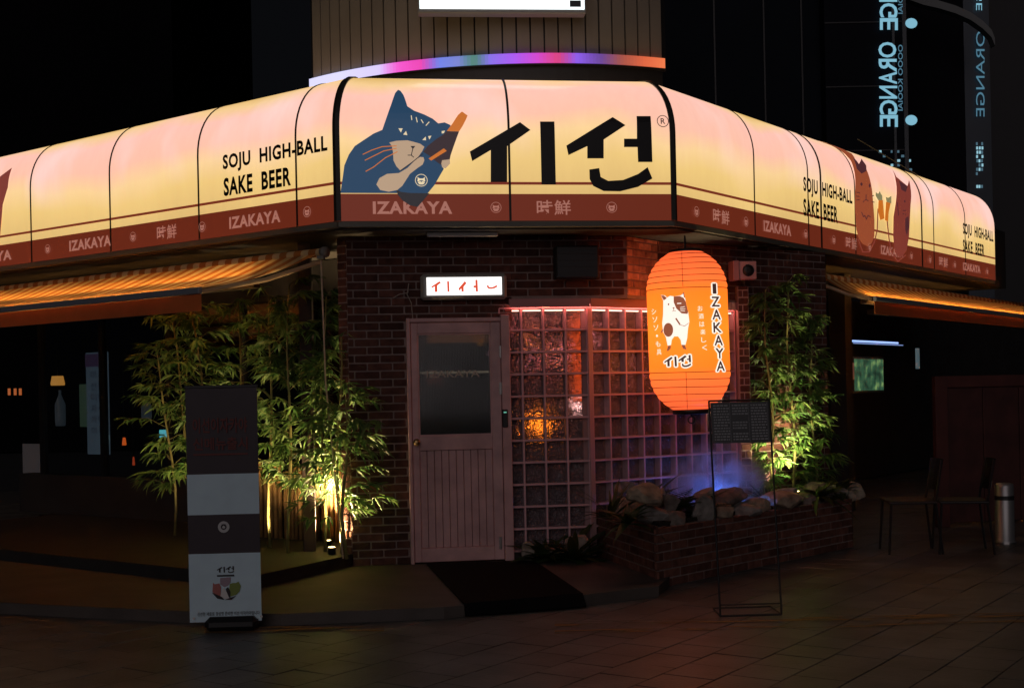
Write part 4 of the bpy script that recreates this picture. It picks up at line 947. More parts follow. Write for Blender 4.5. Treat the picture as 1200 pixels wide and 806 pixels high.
# standing banner
bp0 = G(264, 738, 0); bY = bp0.y; FBn = Frame(bp0.x, bY, 3)
ban = fthing('banner_stand', 'tall narrow printed banner on a black base left of the entrance', 'banner stand', FBn)
x0, z0 = FBn.hit(221, 729, .0); x1, _ = FBn.hit(307.5, 726, .0); xt0, zt_ = FBn.hit(216.5, 455, 0); xt1, _ = FBn.hit(299, 452, 0)
x0 = (x0+xt0)/2+.005; x1 = (x1+xt1)/2+.003
def bz(py): return FBn.hit(262, py, 0)[1]
def banp(xa, xb, za, zb_, y=0.0): return xa, xb, za, zb_
M_bd = mat('banner_dark', (.035, .022, .03), .5, vary=.08); M_bl = mat('banner_pale', (.68, .9, 1.0), .5, vary=.05)
zz = [bz(728), bz(648), bz(602.5), bz(555), bz(454)]
for i, mm_ in enumerate((M_bl, M_bd, M_bl, M_bd)):
    nxx = 8; vs = []
    for zq in (zz[i], zz[i+1]):
        for k in range(nxx+1): vs.append((x0+(x1-x0)*k/nxx, .003*sin(k*1.1+i), zq))
    vs += [(a, b+.003, c) for a, b, c in vs]; n2 = 2*(nxx+1)
    fs = [(k, k+1, nxx+2+k, nxx+1+k) for k in range(nxx)] + [(k+n2, nxx+1+k+n2, nxx+2+k+n2, k+1+n2) for k in range(nxx)]
    MB().add(vs, fs).build('banner_panel', mm_, ban, True)
MB().cbox(x0-.004, x1+.004, -.008, .012, zz[4]-.002, zz[4]+.016, .003).build('top_rail', M_black, ban)
MB().cbox(x0+.1, x1-.02, -.06, .16, .0, .09, .03).tube([((x0+x1)/2, .06, .06), ((x0+x1)/2, .03, zz[4])], .01, 8).tube([(x0+.02, .006, zz[0]+.01), ((x0+x1)/2, .06, .1), (x1-.02, .006, zz[0]+.01)], .006, 6).build('base', M_black, ban)
bw_ = x1-x0; f_ = lambda x, y: (x, -.0075, y)
def bx(px): return FBn.hit(px, 600, 0)[0]
M_drk = mat('banner_red_print', (.16, .03, .025), .6); M_bink = mat('banner_ink', (.02, .015, .02), .6)
decal('headline', fit(text('이선이자카야', .02), bx(228), bx(292), bz(507), bz(489)) + fit(text('신메뉴출시', .02), bx(228), bx(292), bz(527), bz(512)) + [[(bx(228), bz(533)), (bx(292), bz(533)), (bx(292), bz(531)), (bx(228), bz(531))]], f_, M_drk, ban)
cxx, czz, rr = bx(262), bz(617), .037
decal('round_emblem', ring(cxx, czz, rr, rr*.5, 28) + [disc(cxx, czz, rr*.28)], f_, mat('banner_white_print', (.6, .6, .6), .5), ban)
decal('emblem_ears', [[(cxx-.012, czz+.02), (cxx-.012, czz), (cxx, czz+.01)], [(cxx+.012, czz+.02), (cxx+.0, czz+.01), (cxx+.012, czz)]], lambda x, y: (x, -.009, y), M_bink, ban)
decal('logo', logo_fit(bx(253), bx(273), bz(671), bz(663)) + [[(bx(253), bz(675)), (bx(273), bz(675)), (bx(273), bz(673)), (bx(253), bz(673))]], f_, M_bink, ban)
u = .0057
def bc(pts): return [(bx(210+.186*x), bz(600+.186*y)) for x, y in pts]
decal('pink_cat', [bc([(205,440),(215,450),(245,445),(255,470),(250,530),(215,520),(200,495)])], f_, mat('pink_print', (.5, .16, .14), .5), ban)
decal('grey_cat', [bc([(250,412),(318,408),(315,440),(300,460),(275,470),(250,450)])], f_, mat('mauve_print', (.4, .3, .36), .5), ban)
decal('green_cat', [bc([(310,450),(330,445),(350,445),(365,437),(380,465),(370,500),(350,520),(315,530),(305,500)])], f_, mat('green_print', (.24, .32, .06), .5), ban)
decal('black_cat', [bc([(285,480),(300,470),(315,500),(312,540),(290,520)]), bc([(195,500),(260,530),(275,550),(230,540)]), bc([(275,550),(320,535),(350,525),(320,550)])], lambda x, y: (x, -.009, y), M_bink, ban)
decal('white_cat', [bc([(262,480),(275,475),(290,500),(305,540),(280,545),(250,525)])], lambda x, y: (x, -.0095, y), M_white, ban)
decal('small_print', fit(text('신선한 재료로 정성껏 준비한 이선 이자카야입니다', .01), bx(229), bx(302), bz(720.5), bz(716)), f_, M_bink, ban)
for px in (225, 304): decal('grommet', [disc(bx(px), bz(723), .008)], lambda x, y: (x, -.009, y), M_steel, ban)

# menu stand
mp0 = G(883, 721, 0); FM = Frame(mp0.x, mp0.y, 2)
ms = fthing('menu_stand', 'slim black metal menu stand in front of the planter', 'menu stand', FM)
a0, zt0 = FM.hit(831, 470, 0); a1, _ = FM.hit(903, 468, 0); b0, _ = FM.hit(848, 721, 0); b1, _ = FM.hit(919, 720, 0)
ax = ((a0+b0)/2, (a1+b1)/2); d_ = .012
tl, tr, bl_, br_ = (ax[0]-d_, .12, zt0), (ax[1]-d_, .12, zt0), (ax[0]+d_, 0, .005), (ax[1]+d_, 0, .005)
V = Vector
for a, b_, nm in ((tl, bl_, 'leg'), (tr, br_, 'leg'), (tl, tr, 'top_bar'), (bl_, br_, 'foot_bar')): MB().tube([a, b_], .0065, 8).build(nm, M_black, ms)
k = .05; MB().tube([V(bl_).lerp(V(tl), k), V(br_).lerp(V(tr), k)], .005, 8).build('cross_bar', M_black, ms)
MB().tube([(bl_[0], 0, .005), (bl_[0]+.01, .3, .005), (br_[0], .3, .005), (br_[0], 0, .005)], .005, 6).build('rear_foot', M_black, ms)
def mpt(u_, v_, off=0): # u across, v down from top along the sloped plane
    l = V(tl).lerp(V(bl_), v_); r = V(tr).lerp(V(br_), v_); p = l.lerp(r, u_); return (p.x, p.y-.009-off, p.z)
vb = .2
MB().add([mpt(.02, .008), mpt(.98, .008), mpt(.98, vb), mpt(.02, vb), mpt(.02, .008, -.008), mpt(.98, .008, -.008), mpt(.98, vb, -.008), mpt(.02, vb, -.008)], [(0,1,2,3),(4,7,6,5),(0,4,5,1),(1,5,6,2),(2,6,7,3),(3,7,4,0)]).build('menu_board', mat('menu_paper', (.035, .037, .04), .4), ms)
rnd = random.Random(5); pr = []
for c_ in range(3):
    for r in range(13):
        if c_ == 1 and r in (4, 5, 9): continue
        v0 = .02 + r*.0133; u0 = .06+c_*.31; x = u0
        while x < u0+.24:
            wd = rnd.uniform(.02, .06); pr.append([(x, v0), (min(x+wd, u0+.26), v0), (min(x+wd, u0+.26), v0+.0065), (x, v0+.0065)]); x += wd+.012
    pr.append([(.05+c_*.31+.28, .012), (.05+c_*.31+.284, .012), (.05+c_*.31+.284, .195), (.05+c_*.31+.28, .195)])
decal('menu_lines', pr, lambda x, y: mpt(x, y, .002), mat('menu_print', (.3, .31, .32), .5), ms)

# ============================================================ AWNINGS
def stripe_mat(name, base, es):
    m = bpy.data.materials.new(name); m.use_nodes = True; N = m.node_tree.nodes; L = m.node_tree.links; b = N['Principled BSDF']
    tc = N.new('ShaderNodeTexCoord'); sx = N.new('ShaderNodeSeparateXYZ'); L.new(tc.outputs['Object'], sx.inputs[0])
    mu = N.new('ShaderNodeMath'); mu.operation = 'MULTIPLY'; mu.inputs[1].default_value = 1/.17; L.new(sx.outputs['X'], mu.inputs[0])
    fr_ = N.new('ShaderNodeMath'); fr_.operation = 'FRACT'; L.new(mu.outputs[0], fr_.inputs[0])
    gt = N.new('ShaderNodeMath'); gt.operation = 'GREATER_THAN'; gt.inputs[1].default_value = .5; L.new(fr_.outputs[0], gt.inputs[0])
    mx = N.new('ShaderNodeMix'); mx.data_type = 'RGBA'; mx.inputs[6].default_value = (.8, .6, .3, 1); mx.inputs[7].default_value = (.55, .2, .04, 1); L.new(gt.outputs[0], mx.inputs[0])
    b.inputs['Roughness'].default_value = .8; L.new(mx.outputs[2], b.inputs['Base Color'])
    tr = N.new('ShaderNodeBsdfTranslucent'); L.new(mx.outputs[2], tr.inputs[0]); msx = N.new('ShaderNodeMixShader'); msx.inputs[0].default_value = .4
    L.new(b.outputs[0], msx.inputs[1]); L.new(tr.outputs[0], msx.inputs[2]); L.new(msx.outputs[0], N['Material Output'].inputs['Surface'])
    return m
M_str = stripe_mat('striped_awning_canvas', 0, 0)
M_val = mat('orange_valance', (.6, .24, .08), .7, vary=.1)
_n = M_val.node_tree.nodes; _t = _n.new('ShaderNodeBsdfTranslucent'); _t.inputs[0].default_value = (.7, .28, .08, 1); _x = _n.new('ShaderNodeMixShader'); _x.inputs[0].default_value = .5
_l = M_val.node_tree.links; _l.new(_n['Principled BSDF'].outputs[0], _x.inputs[1]); _l.new(_t.outputs[0], _x.inputs[2]); _l.new(_x.outputs[0], _n['Material Output'].inputs['Surface'])
def awning(F_, sW0, sW1, sB0, sB1, oW, zW, oB, zB, label, watts, vdrop=.14, valance=True):
    t = fthing('striped_awning', label, 'awning', F_); n = 60; vs = []; fs = []; m_ = 5
    for j in range(m_+1):
        v = j/m_
        for i in range(n+1):
            u_ = i/n; s = (sW0+(sW1-sW0)*u_)*(1-v)+(sB0+(sB1-sB0)*u_)*v; vs.append((s, -(oW+(oB-oW)*v), zW+(zB-zW)*v-.05*sin(pi*v)))
    for j in range(m_):
        for i in range(n): fs.append((j*(n+1)+i, j*(n+1)+i+1, (j+1)*(n+1)+i+1, (j+1)*(n+1)+i))
    me = MB().add(vs, fs); me.build('canvas', M_str, t, True)
    MB().tube([(min(sW0, sW1)-.02, -oW, zW), (max(sW0, sW1)+.02, -oW, zW)], .035, 12).build('roller', M_str, t, True)
    MB().tube([(max(sW0, sW1)+.02, -oW, zW), (max(sW0, sW1)+.06, -oW, zW)], .045, 12).build('roller_cap', M_grey, t, True)
    MB().cbox(min(sB0, sB1), max(sB0, sB1), -oB-.02, -oB+.02, zB-.04, zB+.01, .005).build('front_bar', mat('awning_bar', (.2, .22, .25), .4), t)
    if valance: MB().box(min(sB0, sB1), max(sB0, sB1), -oB-.0, -oB+.006, zB-.04-vdrop, zB-.041).build('valance', M_val, t)
    e = max(sB0, sB1) if max(sB0, sB1) < 0 else min(sB0, sB1); ew = max(sW0, sW1) if e < 0 else min(sW0, sW1)
    MB().tube([(ew-.02, -oW+.02, zW-.07), ((ew+e)/2+.04, -(oW+oB)/2, (zW+zB)/2-.08), (e-.02, -oB+.03, zB-.02)], .018, 8).build('folding_arm', mat('awning_arm', (.5, .35, .2), .45), t)
    # unseen tubes added to make the canvas glow; added shields keep the ground dark
    for (oo, zq, sa, sb_, k) in ((oB-.2, zB-.13, sB0, sB1, 1), (oW+.25, zW-.25, sW0, sW1, .7)):
        dd_ = (.4 if k == 1 else .5) * (1 if sb_ > sa else -1); sa, sb_ = sa+dd_, sb_-dd_
        MB().tube([(sa, -oo, zq), (sb_, -oo, zq)], .009, 6).build('light_tube', lit('warm_tube%.2f' % k, (255, 178, 88), watts*k*1.15), t)
        MB().box(sa, sb_, -oo-.03, -oo+.03, zq-.018, zq-.013).box(sa, sb_, -oo-.033, -oo-.03, zq-.018, zq+.012).box(sa, sb_, -oo+.03, -oo+.033, zq-.018, zq+.012).box(sa-.01, sa-.002, -oo-.033, -oo+.033, zq-.018, zq+.03).box(sb_+.002, sb_+.01, -oo-.033, -oo+.033, zq-.018, zq+.03).build('lamp_channel', M_black, t)
    return t
o_l = .85
sw, zw = FL.hit(376, 296, -.12); sb, zbr = FL.hit(235, 338, o_l)
awL = awning(FL, -6.5, sw, -6.5, sb, -.12, zw, o_l, zbr, 'orange striped awning glowing under the left wing of the sign', 55, .13)
pz, _ = FL.hit(378, 296, -.12)
o = thing('awning_pole', 'thin pale pole hanging from the awning roller beside the bamboo', 'pole', FL.w(pz, -.1, 0))
e_ = at(398, 600, FL.w(pz, -.1, 0).y) - FL.w(pz, -.1, 0)
MB().tube([(0, 0, zw-.03), (.02, -.02, 1.6), (e_.x+.02, 0, BZ)], .007, 6).build('rod', mat('pole_paint', (.5, .42, .3), .5), o)
MB().cbox(-.03, .03, -.04, .04, zw-.06, zw-.03, .006).build('bracket', M_grey, o)
# right awning
sbR, zbR = FR.hit(1025, 348, .45); swR, zwR = FR.hit(962, 324, -.1)
awR = awning(FR, swR, 11, sbR, 11, -.1, zwR, .45, zbR, 'striped awning lit yellow under the right wing of the sign', 45, .13)

# ============================================================ LEFT STOREFRONT
sfL = fthing('left_storefront', 'dark glazed shopfront behind the bamboo on the left', 'shopfront', FL)
s = -6.6
MB().box(-7, -.2, 1.55, 1.75, BZ-.01, BZ+.45).box(-7, -.2, 1.54, 1.76, 2.45, ZS-.07).build('wall', M_dark, sfL)
k = 0
while s < -.4:
    MB().box(s, s+.06, 1.58, 1.66, BZ+.45, 2.45).build('mullion', M_black, sfL)
    MB().box(s+.06, s+1.2, 1.61, 1.62, BZ+.45, 2.45).build('pane', M_glassdark, sfL)
    s += 1.2
MB().box(-7, .6, 4.2, 4.3, 0, ZS-.07).build('interior_back_wall', M_dark, sfL)
MB().box(-7, -.3, 1.8, 4.2, .05, .1).build('interior_floor', M_dark, sfL)
def inL(px, py, dep): s, z = FL.hit(px, py, -dep); return s, z  # street reflections in the glass, built as dim objects behind it
def boxL(name, label, cat, x0, x1, y0, y1, dep, m, grp=None, th=.02):
    a, za = inL(x0, y1, dep); b_, zb_ = inL(x1, y0, dep); c = FL.w((a+b_)/2, -dep, za)
    o = MB().cbox(-(b_-a)/2, (b_-a)/2, 0, th, 0, zb_-za, min(.004, th*.3)).build(name, m, loc=c); o.rotation_euler = (0, 0, FL.a); tag(o, label, cat, grp); return o, (b_-a), (zb_-za)
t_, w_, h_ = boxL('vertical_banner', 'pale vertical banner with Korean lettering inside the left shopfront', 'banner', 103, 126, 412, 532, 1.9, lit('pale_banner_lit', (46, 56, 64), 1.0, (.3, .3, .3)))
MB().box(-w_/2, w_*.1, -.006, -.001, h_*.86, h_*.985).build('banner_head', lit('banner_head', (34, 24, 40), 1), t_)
v, f = [], []
P_ = []
for cidx, (word, xx) in enumerate((('이선이자카야', -.27), ('시원한생맥주', .05))):
    for i, ch in enumerate(word): P_ += fit(text(ch, .01), w_*xx, w_*(xx+.26), h_*(.74-i*.11), h_*(.82-i*.11))
decal('banner_lettering', P_, lambda x, y: (x, -.004, y), lit('banner_letter', (22, 24, 32), 1), t_)
def lampshade(px, py, wpx, hpx, dep, rgb, es, label, top=.6, sharp=False):
    s, z = inL(px, py, dep); p = FL.w(s, -dep, z); k = p.y/FOC; r = wpx*k/2; h = hpx*k/2
    t = thing('hanging_lamp', label, 'lamp', p)
    MB().lathe([(r*top, h), (r, -h*.6), (r*.96, -h)], 16).build('lamp_shade', lit('shade%d' % px, rgb, es), t, True)
    MB().tube([(0, 0, h), (0, 0, ZS-.1-z)], .005, 5).build('cord', M_black, t)
lampshade(68, 446, 16, 11, 2.3, (190, 130, 55), 1.0, 'small hanging lamp with a golden shade at far left', .8)
for i, px in enumerate((10, 17, 23)):
    o, a, b_ = boxL('candle_light', 'narrow orange light, %s in the row of three at the far left' % ('first', 'second', 'third')[i], 'light', px-1, px+1, 455, 463, 2.5, lit('candle', (150, 75, 30), 1)); o['group'] = 'orange window lights'
lampshade(146, 517, 5, 9, 2.2, (205, 85, 25), 1.1, 'small orange lamp below the vertical banner')
lampshade(123, 513, 8, 6, 1.85, (200, 250, 240), 1.3, 'small white green lamp beneath the vertical banner', .9)
lampshade(192, 508, 10, 9, 2.0, (90, 190, 200), 1.0, 'small cyan lamp seen between the leftmost bamboo leaves', .9)
lampshade(157, 540, 3, 10, 2.2, (150, 50, 20), 1.0, 'dim red lamp under the small orange lamp')
for i, (px, py, wpx, hh, lab) in enumerate(((71, 478, 12, 42, 'pale bottle shaped ornament under the golden hanging lamp'), (172, 478, 12, 26, 'pale bell shaped ornament left of the bamboo leaves'))):
    s, z = inL(px, py, 2.1); p = FL.w(s, -2.1, z); k = p.y/FOC; r = wpx*k/2; h = hh*k/2
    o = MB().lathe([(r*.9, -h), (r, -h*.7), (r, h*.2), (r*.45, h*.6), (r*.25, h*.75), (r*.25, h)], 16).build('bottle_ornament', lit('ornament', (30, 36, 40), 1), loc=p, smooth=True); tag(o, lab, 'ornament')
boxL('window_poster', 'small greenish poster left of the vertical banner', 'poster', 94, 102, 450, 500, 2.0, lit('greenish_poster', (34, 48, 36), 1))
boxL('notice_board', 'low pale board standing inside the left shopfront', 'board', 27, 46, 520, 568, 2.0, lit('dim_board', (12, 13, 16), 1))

# ============================================================ RIGHT STOREFRONT, TERRACE
sfR = fthing('right_storefront', 'dark open shopfront behind the right bamboo', 'shopfront', FR)
MB().box(.9, 34, 2.6, 2.8, 0, ZS-.07).box(1.2, 1.35, .7, .85, 0, ZS-.07).box(5.2, 5.4, .7, .9, 0, ZS-.07).build('wall', M_dark, sfR)
def inR(px, py, dep): return FR.hit(px, py, -dep)
for i, (x0_, x1_, y_, dep, lab) in enumerate(((980, 1052, 398.5, 1.0, 'bluish white tube light under the right awning'), (1000, 1058, 402, 1.15, 'second fainter bluish tube light just below the first'))):
    a, za = inR(x0_, y_, dep); b_, _ = inR(x1_, y_, dep)
    o = MB().tube([(0, 0, 0), ((b_-a)*cos(FR.a), (b_-a)*sin(FR.a), 0)], .012 if i == 0 else .006, 8).build('tube_light', lit('blue_tube%d' % i, (140, 170, 235), 1.6-.9*i), loc=FR.w(a, -dep, za)); tag(o, lab, 'light', 'tube lights in the right shopfront')
def boxR(name, label, cat, x0, x1, y0, y1, dep, m, th=.03, dark=None):
    a, za = inR(x0, y1, dep); b_, zb_ = inR(x1, y0, dep); c = FR.w((a+b_)/2, -dep, za)
    o = MB().cbox(-(b_-a)/2, (b_-a)/2, 0, th, 0, zb_-za, .003).build(name, m, loc=c); o.rotation_euler = (0, 0, FR.a); tag(o, label, cat); return o, b_-a, zb_-za
def tvm():
    m = bpy.data.materials.new('green_screen_picture'); m.use_nodes = True; N = m.node_tree.nodes; L = m.node_tree.links; b = N['Principled BSDF']; b.inputs['Base Color'].default_value = (.02, .03, .02, 1)
    tc = N.new('ShaderNodeTexCoord'); n = N.new('ShaderNodeTexNoise'); n.inputs['Scale'].default_value = 7; n.inputs['Detail'].default_value = 5; L.new(tc.outputs['Object'], n.inputs['Vector'])
    cr = N.new('ShaderNodeValToRGB'); E = cr.color_ramp.elements; E[0].position = .35; E[0].color = (*lin((24, 40, 32)), 1); E[1].position = .7; E[1].color = (*lin((120, 150, 90)), 1); e = E.new(.55); e.color = (*lin((50, 86, 62)), 1)
    L.new(n.outputs['Fac'], cr.inputs[0]); L.new(cr.outputs[0], b.inputs['Emission Color']); b.inputs['Emission Strength'].default_value = 1; return m
o, w_, h_ = boxR('wall_screen', 'green glowing screen inside the right shopfront', 'screen', 1002, 1035, 421, 458, 1.3, tvm())
MB().box(-w_/2-.03, w_/2+.03, .004, .035, -.03, h_+.03).build('screen_frame', mat('screen_frame_paint', (.1, .1, .08), .5), o)
o, w_, h_ = boxR('paper_shade_lamp', 'dim orange brown panel lamp left of the green screen', 'lamp', 988, 1001, 425, 445, 1.25, lit('dim_orange_panel', (78, 40, 24), 1))
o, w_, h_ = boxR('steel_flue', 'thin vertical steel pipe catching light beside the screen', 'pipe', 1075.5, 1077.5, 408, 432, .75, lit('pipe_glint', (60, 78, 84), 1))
# terrace screen
tp = at(1100, 445, 13.2); FT = Frame(tp.x, tp.y, 12)
ter = fthing('terrace_screen', 'dark red brown board screen at the right edge of the terrace', 'fence', FT)
M_ter = mat('red_brown_boards', (.08, .022, .018), .6, vary=.25, scale=4); hT = 1.56
MB().cbox(-.04, .1, 0, .07, 0, hT).cbox(.1, 3.2, .002, .068, hT-.12, hT-.001).build('frame', M_ter, ter)
for i in range(7): MB().cbox(.1+i*.42+.004, .1+(i+1)*.42-.004, .03, .055, .04, hT-.12, .005).build('board', mat('dark_red_boards', (.06, .018, .015), .6, vary=.3, scale=5), ter)
# chairs
def chair(p, rz, label):
    t = thing('terrace_chair', label, 'chair', p, rz, 'terrace chairs')
    for sx, sy in ((-.19, -.19), (.19, -.19)): MB().tube([(sx*1.1, sy*1.15, 0), (sx, sy, .45)], .011, 7).build('leg', M_black, t)
    for sx in (-.19, .19): MB().tube([(sx*1.1, .24, 0), (sx, .19, .45), (sx, .25, .82)], .011, 7).build('leg', M_black, t)
    MB().cbox(-.21, .21, -.21, .21, .44, .465, .008).build('seat', M_black, t)
    vs = []; 
    for j in range(5):
        for i in range(7):
            x = -.18+.36*i/6; z = .55+.27*j/4; vs.append((x, .205+.012*j+.03*(1-(i/3-1)**2), z))
    vs2 = [(a, b+.012, c) for a, b, c in vs]; fs = [(j*7+i, j*7+i+1, j*7+i+8, j*7+i+7) for j in range(4) for i in range(6)]
    MB().add(vs+vs2, fs+[tuple(k+35 for k in f[::-1]) for f in fs]).build('backrest', mat('glossy_grey_backrest', (.03, .035, .035), .12, coat=.5), t, True)
p = G(1066, 646, 0); chair(p, R(-95), 'black terrace chair nearer the planter with glossy backrest')
p = G(1127, 646, 0); chair(p, R(-100), 'black terrace chair on the right with glossy backrest beside the screen')
p = G(1178, 636, 0); t = thing('steel_bollard', 'short brushed steel bollard at the far right', 'bollard', p)
MB().lathe([(.095, 0), (.095, .02), (.085, .03), (.085, .52), (.08, .545), (.06, .555)], 28).build('post', mat('dull_steel', (.4, .4, .4), .42, metal=.75), t, True)
MB().lathe([(.087, .4), (.087, .44)], 28).build('band', M_black, t)
MB().lathe([(.1, -.001), (.1, .012), (.085, .014)], 28).build('base_ring', M_steel, t)
# wall speakers
s, z = FB.hit(862, 317, .2); p = FB.w(s, .2, z)
t = thing('wall_speaker', 'boxy wall speaker under the sign between lantern and bamboo', 'speaker', p, R(8))
MB().cbox(-.028, .03, -.02, .13, -.09, .09, .006).build('side_panel', mat('dusty_pink_box', (.5, .26, .26), .5), t)
MB().cbox(.035, .2, .0, .13, -.08, .085, .006).build('case', M_pink, t)
MB().lathe([(.055, 0), (.05, .012), (.01, .008)], 20).build('speaker_cone', M_black, t, True).matrix_local = Matrix.Translation((.12, 0, 0)) @ Matrix.Rotation(R(90), 4, 'X')
# black unit above glass
s0, z1 = FA.hit(651, 288, .15); s1, z0_ = FA.hit(702, 326, .15)
t = fthing('wall_air_unit', 'black rectangular box mounted on the bricks above the glass blocks', 'box', FA)
MB().cbox(s0, s1, -.16, -.012, z0_, z1, .012).build('case', M_black, t); 
for k in range(4): MB().box(s0+.03, s1-.03, -.165, -.159, z0_+.04+k*.055, z0_+.06+k*.055).build('louvre', M_black, t)
# loose cable by the door
o = MB().tube([(V(FA.w(FA.hit(a, b_, .02)[0], .02, FA.hit(a, b_, .02)[1]))) for a, b_ in ((461, 349), (468, 345), (478, 343), (479, 332), (477, 345), (482, 355), (484, 376))], .004, 6).build('loose_cable', mat('pale_cable', (.4, .33, .28), .6)); tag(o, 'thin pale cable on the bricks left of the door light box', 'cable')

# ============================================================ ROOFTOP DRUM
dc = at(573, 70, 11.0); RD = 2.9
ctr = Vector((dc.x + .3, dc.y + RD, 0)); drum = thing('rooftop_drum', 'curved ribbed metal drum on the roof above the logo', 'roof structure', ctr)
zd0 = at(573, 77, 11.0).z
angs0 = None
def dang(px): # angle on drum where sight line hits
    d = ray(px, 60); o = Vector((-ctr.x, -ctr.y)); dd = Vector((d.x, d.y)); A = dd.dot(dd); B = 2*o.dot(dd); C = o.dot(o)-RD*RD; t = (-B-math.sqrt(B*B-4*A*C))/(2*A); q_ = o+dd*t; return math.atan2(q_.x, -q_.y)
A0, A1 = dang(366), dang(776); npn = 28
M_cor = mat('tan_ribbed_metal', (.3, .26, .2), .5, vary=.12, scale=2)
for i in range(npn):
    a = A0+(A1-A0)*i/npn; b_ = A0+(A1-A0)*(i+1)/npn; e = .0025
    vs = [(r*sin(t), -r*cos(t), z) for t in (a+e, b_-e) for r in (RD, RD-.03) for z in (zd0+.09, 6.2)]
    MB().add(vs, [(0,1,3,2),(4,6,7,5),(0,4,5,1),(2,3,7,6),(0,2,6,4),(1,5,7,3)]).build('metal_panel', M_cor, drum)
vs = []; fs = []
def arcbox(a0, a1, r0, r1, z0, z1, n=24):
    mb = MB(); vs = []
    for i in range(n+1):
        t = a0+(a1-a0)*i/n; vs += [(r*sin(t), -r*cos(t), z) for r, z in ((r0, z0), (r1, z0), (r1, z1), (r0, z1))]
    fs = [(0, 1, 2, 3), tuple(4*n+k for k in (3, 2, 1, 0))] + [(4*i+k, 4*i+(k+1) % 4, 4*i+4+(k+1) % 4, 4*i+4+k) for i in range(n) for k in range(4)]
    return mb.add(vs, fs)
arcbox(A0-.02, A1+.02, RD-.035, RD-.1, zd0, 6.1).build('drum_backing', M_black, drum)
arcbox(A0, A1, RD+.0, RD-.03, zd0-.25, zd0-.002).build('drum_skirt', M_black, drum)
# rainbow led strip
cols = [(0, (205, 205, 245)), (.12, (205, 205, 250)), (.24, (200, 190, 245)), (.3, (225, 60, 190)), (.36, (215, 30, 165)), (.41, (80, 110, 215)), (.46, (90, 110, 190)), (.5, (20, 110, 95)), (.54, (110, 90, 215)), (.6, (150, 60, 225)), (.66, (190, 30, 190)), (.71, (200, 20, 110)), (.76, (120, 70, 220)), (.82, (80, 40, 140)), (.88, (150, 60, 50)), (.94, (205, 85, 45)), (1, (225, 110, 60))]
def colat(t):
    for (a, ca), (b_, cb) in zip(cols, cols[1:]):
        if a <= t <= b_: k = (t-a)/(b_-a); return tuple(int(ca[i]+(cb[i]-ca[i])*k) for i in range(3))
strip = thing('rainbow_light_strip', 'curved rainbow coloured light strip along the foot of the rooftop drum', 'light strip', ctr)
NS = 110
for i in range(NS):
    c = colat((i+.5)/NS); arcbox(A0+(A1-A0)*i/NS, A0+(A1-A0)*(i+1)/NS, RD+.045, RD+.01, zd0, zd0+.088, 2).build('light_segment', lit('led_%d_%d_%d' % c, c, 1.15), strip)
MB()
arcbox(A0, A1, RD+.05, RD+.0, zd0-.012, zd0-.001).build('strip_channel', M_black, strip)
bb = at(589, 16, 10.75); t = thing('rooftop_billboard', 'bright white lit billboard on the rooftop drum, only its lower edge in view', 'billboard', bb, R(5))
hw = 99*10.75/1500
MB().cbox(-hw, hw, 0, .12, -.0, 1.4, .01).build('case', mat('billboard_case', (.4, .4, .38), .5), t)
MB().box(-hw+.015, hw-.015, -.004, .0, .035, 1.38).build('lit_face', lit('billboard_white', (240, 250, 252), 1.7), t)
MB().box(hw-.14, hw-.045, -.008, -.0045, .055, .11).build('small_plate', mat('billboard_plate', (.05, .06, .07), .5), t)

# ============================================================ BACKGROUND BUILDINGS
def tower(label, x0px, x1px, Y, rgbmat, ztop, pan=None, rot=0, zb=0, name='office_tower'):
    a = at(x0px, 458, Y); b_ = at(x1px, 458, Y); t = thing(name, label, 'building', ((a.x+b_.x)/2, Y, 0), rot); hw = (b_.x-a.x)/2
    MB().box(-hw, hw, 0, 12, zb, ztop).build('wall', rgbmat, t)
    return t, hw
M_tw = mat('dark_blue_cladding', (.05, .06, .07), .3, vary=.15, scale=.3); M_tw2 = mat('near_black_cladding', (.010, .011, .016), .8, vary=.3, scale=.3, spec=.1)
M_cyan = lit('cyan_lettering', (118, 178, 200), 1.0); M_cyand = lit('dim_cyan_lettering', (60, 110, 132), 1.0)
Y1 = 32.0
tA, hwA = tower('dark glass office tower with bluish cladding right of the drum', 782, 972, Y1+.5, mat('slate_cladding', (.009, .012, .017), .8, vary=.3, scale=.3, spec=.1), 18)
for px in (838, 896, 940):
    q_ = at(px, 100, Y1+.5); MB().box(q_.x-tA.location.x-.02, q_.x-tA.location.x+.02, -.06, -.002, 0, 18).build('facade_joint', M_black, tA)
tB, hwB = tower('dark tower carrying cyan lit ORANGE lettering', 975, 1068, Y1, M_tw2, 20)
for px, w_ in ((1047, .03), (1060, .05)):
    q_ = at(px, 100, Y1); MB().box(q_.x-tB.location.x-w_, q_.x-tB.location.x+w_, -.08, -.002, 0, 19.9).build('facade_joint', M_tw, tB)
for k in range(12): MB().box(-hwB, hwB, -.03, -.002, 1.6*k+.9, 1.6*k+.93).build('floor_line', M_black, tB)
def tl_(px, py): q_ = at(px, py, Y1); return q_.x-tB.location.x, q_.z
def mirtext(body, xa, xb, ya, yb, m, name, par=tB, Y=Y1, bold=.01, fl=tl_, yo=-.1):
    # glyph tops point left, text runs downwards (mirror writing); reflections built as glowing letters
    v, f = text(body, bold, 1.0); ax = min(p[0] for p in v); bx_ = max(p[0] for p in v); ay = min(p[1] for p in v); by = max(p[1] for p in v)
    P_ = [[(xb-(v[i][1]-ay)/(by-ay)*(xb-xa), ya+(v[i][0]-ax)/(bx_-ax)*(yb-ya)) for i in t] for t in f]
    decal(name, [[fl(*p) for p in t] for t in P_], lambda x, y: (x, yo, y), m, par)
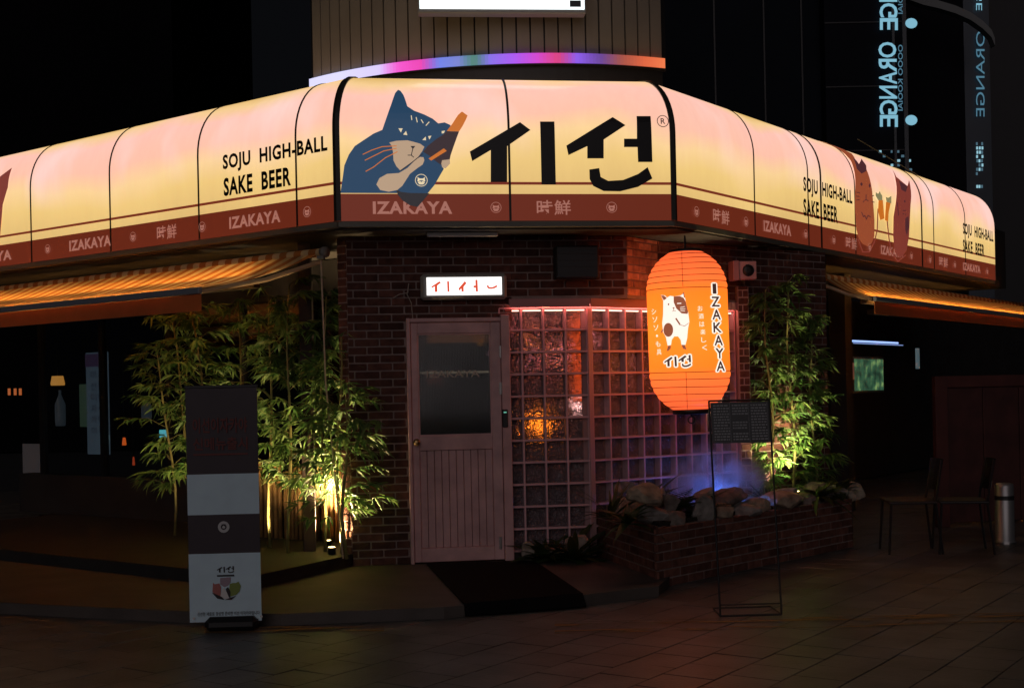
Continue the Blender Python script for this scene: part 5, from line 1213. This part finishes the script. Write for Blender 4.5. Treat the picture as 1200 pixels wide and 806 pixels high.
for dy in (0, -113):
    for i, (ch, ya, yb) in enumerate((('O', 51, 69), ('R', 70.5, 86), ('A', 85.5, 100), ('N', 102, 117), ('G', 118.5, 135.5), ('E', 136, 150))):
        mirtext(ch, 1028+i*.35, 1049+i*.35, ya+dy, yb+dy, M_cyan, 'letter', bold=.015)
    decal('round_mark', [[tl_(*p) for p in disc(1066.5, 142+dy, 7, 6)]], lambda x, y: (x, -.1, y), M_cyan, tB)
    mirtext('OOOO KOOIAI', 1051, 1056.5, 54+dy, 131+dy, M_cyand, 'small_lettering', bold=.01)
# lit windows on that tower
rnd = random.Random(3)
M_win = lit('cyan_window', (140, 190, 205), 1.0); M_win2 = lit('dim_cyan_window', (56, 92, 108), 1.0)
for r in range(9):
    for c_ in range(8):
        if rnd.random() < .42:
            px = 1031+c_*4.6+(3 if c_ > 3 else 0); py = 178+r*5.3
            x, z = tl_(px, py); MB().box(x-.022, x+rnd.uniform(.01, .05), -.04, -.003, z-.028, z+.028).build('lit_window', M_win if rnd.random() < .5 else M_win2, tB)
Y2 = 36.0
tC, hwC = tower('almost black round fronted tower at the far right with cyan reflections', 1069, 1164, Y2, mat('black_cladding', (.007, .007, .01), .8, vary=.3, scale=.3, spec=.1), 21)
def tlc(px, py): q_ = at(px, py, Y2); return q_.x-tC.location.x, q_.z
M_blp = mat('blue_black_pane', (.05, .065, .085), .25, vary=.3, scale=.2)
x0_, _ = tlc(1130, 100); x1_, _ = tlc(1160, 100); MB().box(x0_, x1_, -.03, -.004, 0, 20.8).build('glass_strip', M_blp, tC)
mirtext('ORANGE', 1142, 1152, 38, 138, M_cyand, 'narrow_lettering', tC, Y2, .0, tlc, -.12); mirtext('ORANGE', 1142, 1149, -70, 14, M_cyan, 'narrow_lettering', tC, Y2, .0, tlc, -.12)
for r in range(11):
    for c_ in range(3):
        if rnd.random() < .8 and (r < 8 or r > 9):
            x, z = tlc(1144.5+c_*2.9+rnd.uniform(-.5, .5), 169+r*5); MB().box(x-.02, x+.02, -.06, -.031, z-.04, z+.04).build('lit_window', M_win if rnd.random() < .5 else M_win2, tC)
# curved band on the tower
pts = [at(px, py, Y2-1.5) for px, py in ((1060, -6), (1082, 2), (1100, 6), (1120, 12), (1138, 20), (1152, 30), (1162, 40), (1166, 50))]
vs = []; fs = []
for p in pts: 
    for dy_, dz in ((0, -.09), (0, .12), (.3, .12), (.3, -.09)): vs.append((p.x-tC.location.x, p.y-Y2+dy_, p.z+dz))
for i in range(len(pts)-1):
    for k in range(4): fs.append((4*i+k, 4*i+(k+1) % 4, 4*i+4+(k+1) % 4, 4*i+4+k))
MB().add(vs, fs+[(0, 1, 2, 3), tuple(4*len(pts)-4+k for k in (3, 2, 1, 0))]).build('curved_band', mat('band_grey', (.16, .17, .17), .5), tC)
tD, hwD = tower('plain black block at the far right edge', 1166, 1290, 40, mat('black_block', (.01, .01, .012), .5), 19)
tE, hwE = tower('unlit dark building behind the left wing', -60, 210, 38, mat('dark_facade', (.004, .004, .005), .9, vary=.3, scale=.4, spec=.05), 17)
# roof cable at far right
pp = [FR.w(FR.hit(1075, 190, -.4)[0], -.4, 4.3), at(1140, 222, 20), at(1180, 240, 21)]
o = MB().tube([FR.w(5.2, -.5, 4.35), FR.w(7.5, -.6, 4.22), FR.w(9.5, -.7, 4.2)], .006, 5).build('overhead_cable', M_grey); tag(o, 'thin cable running above the right wing of the sign', 'cable')
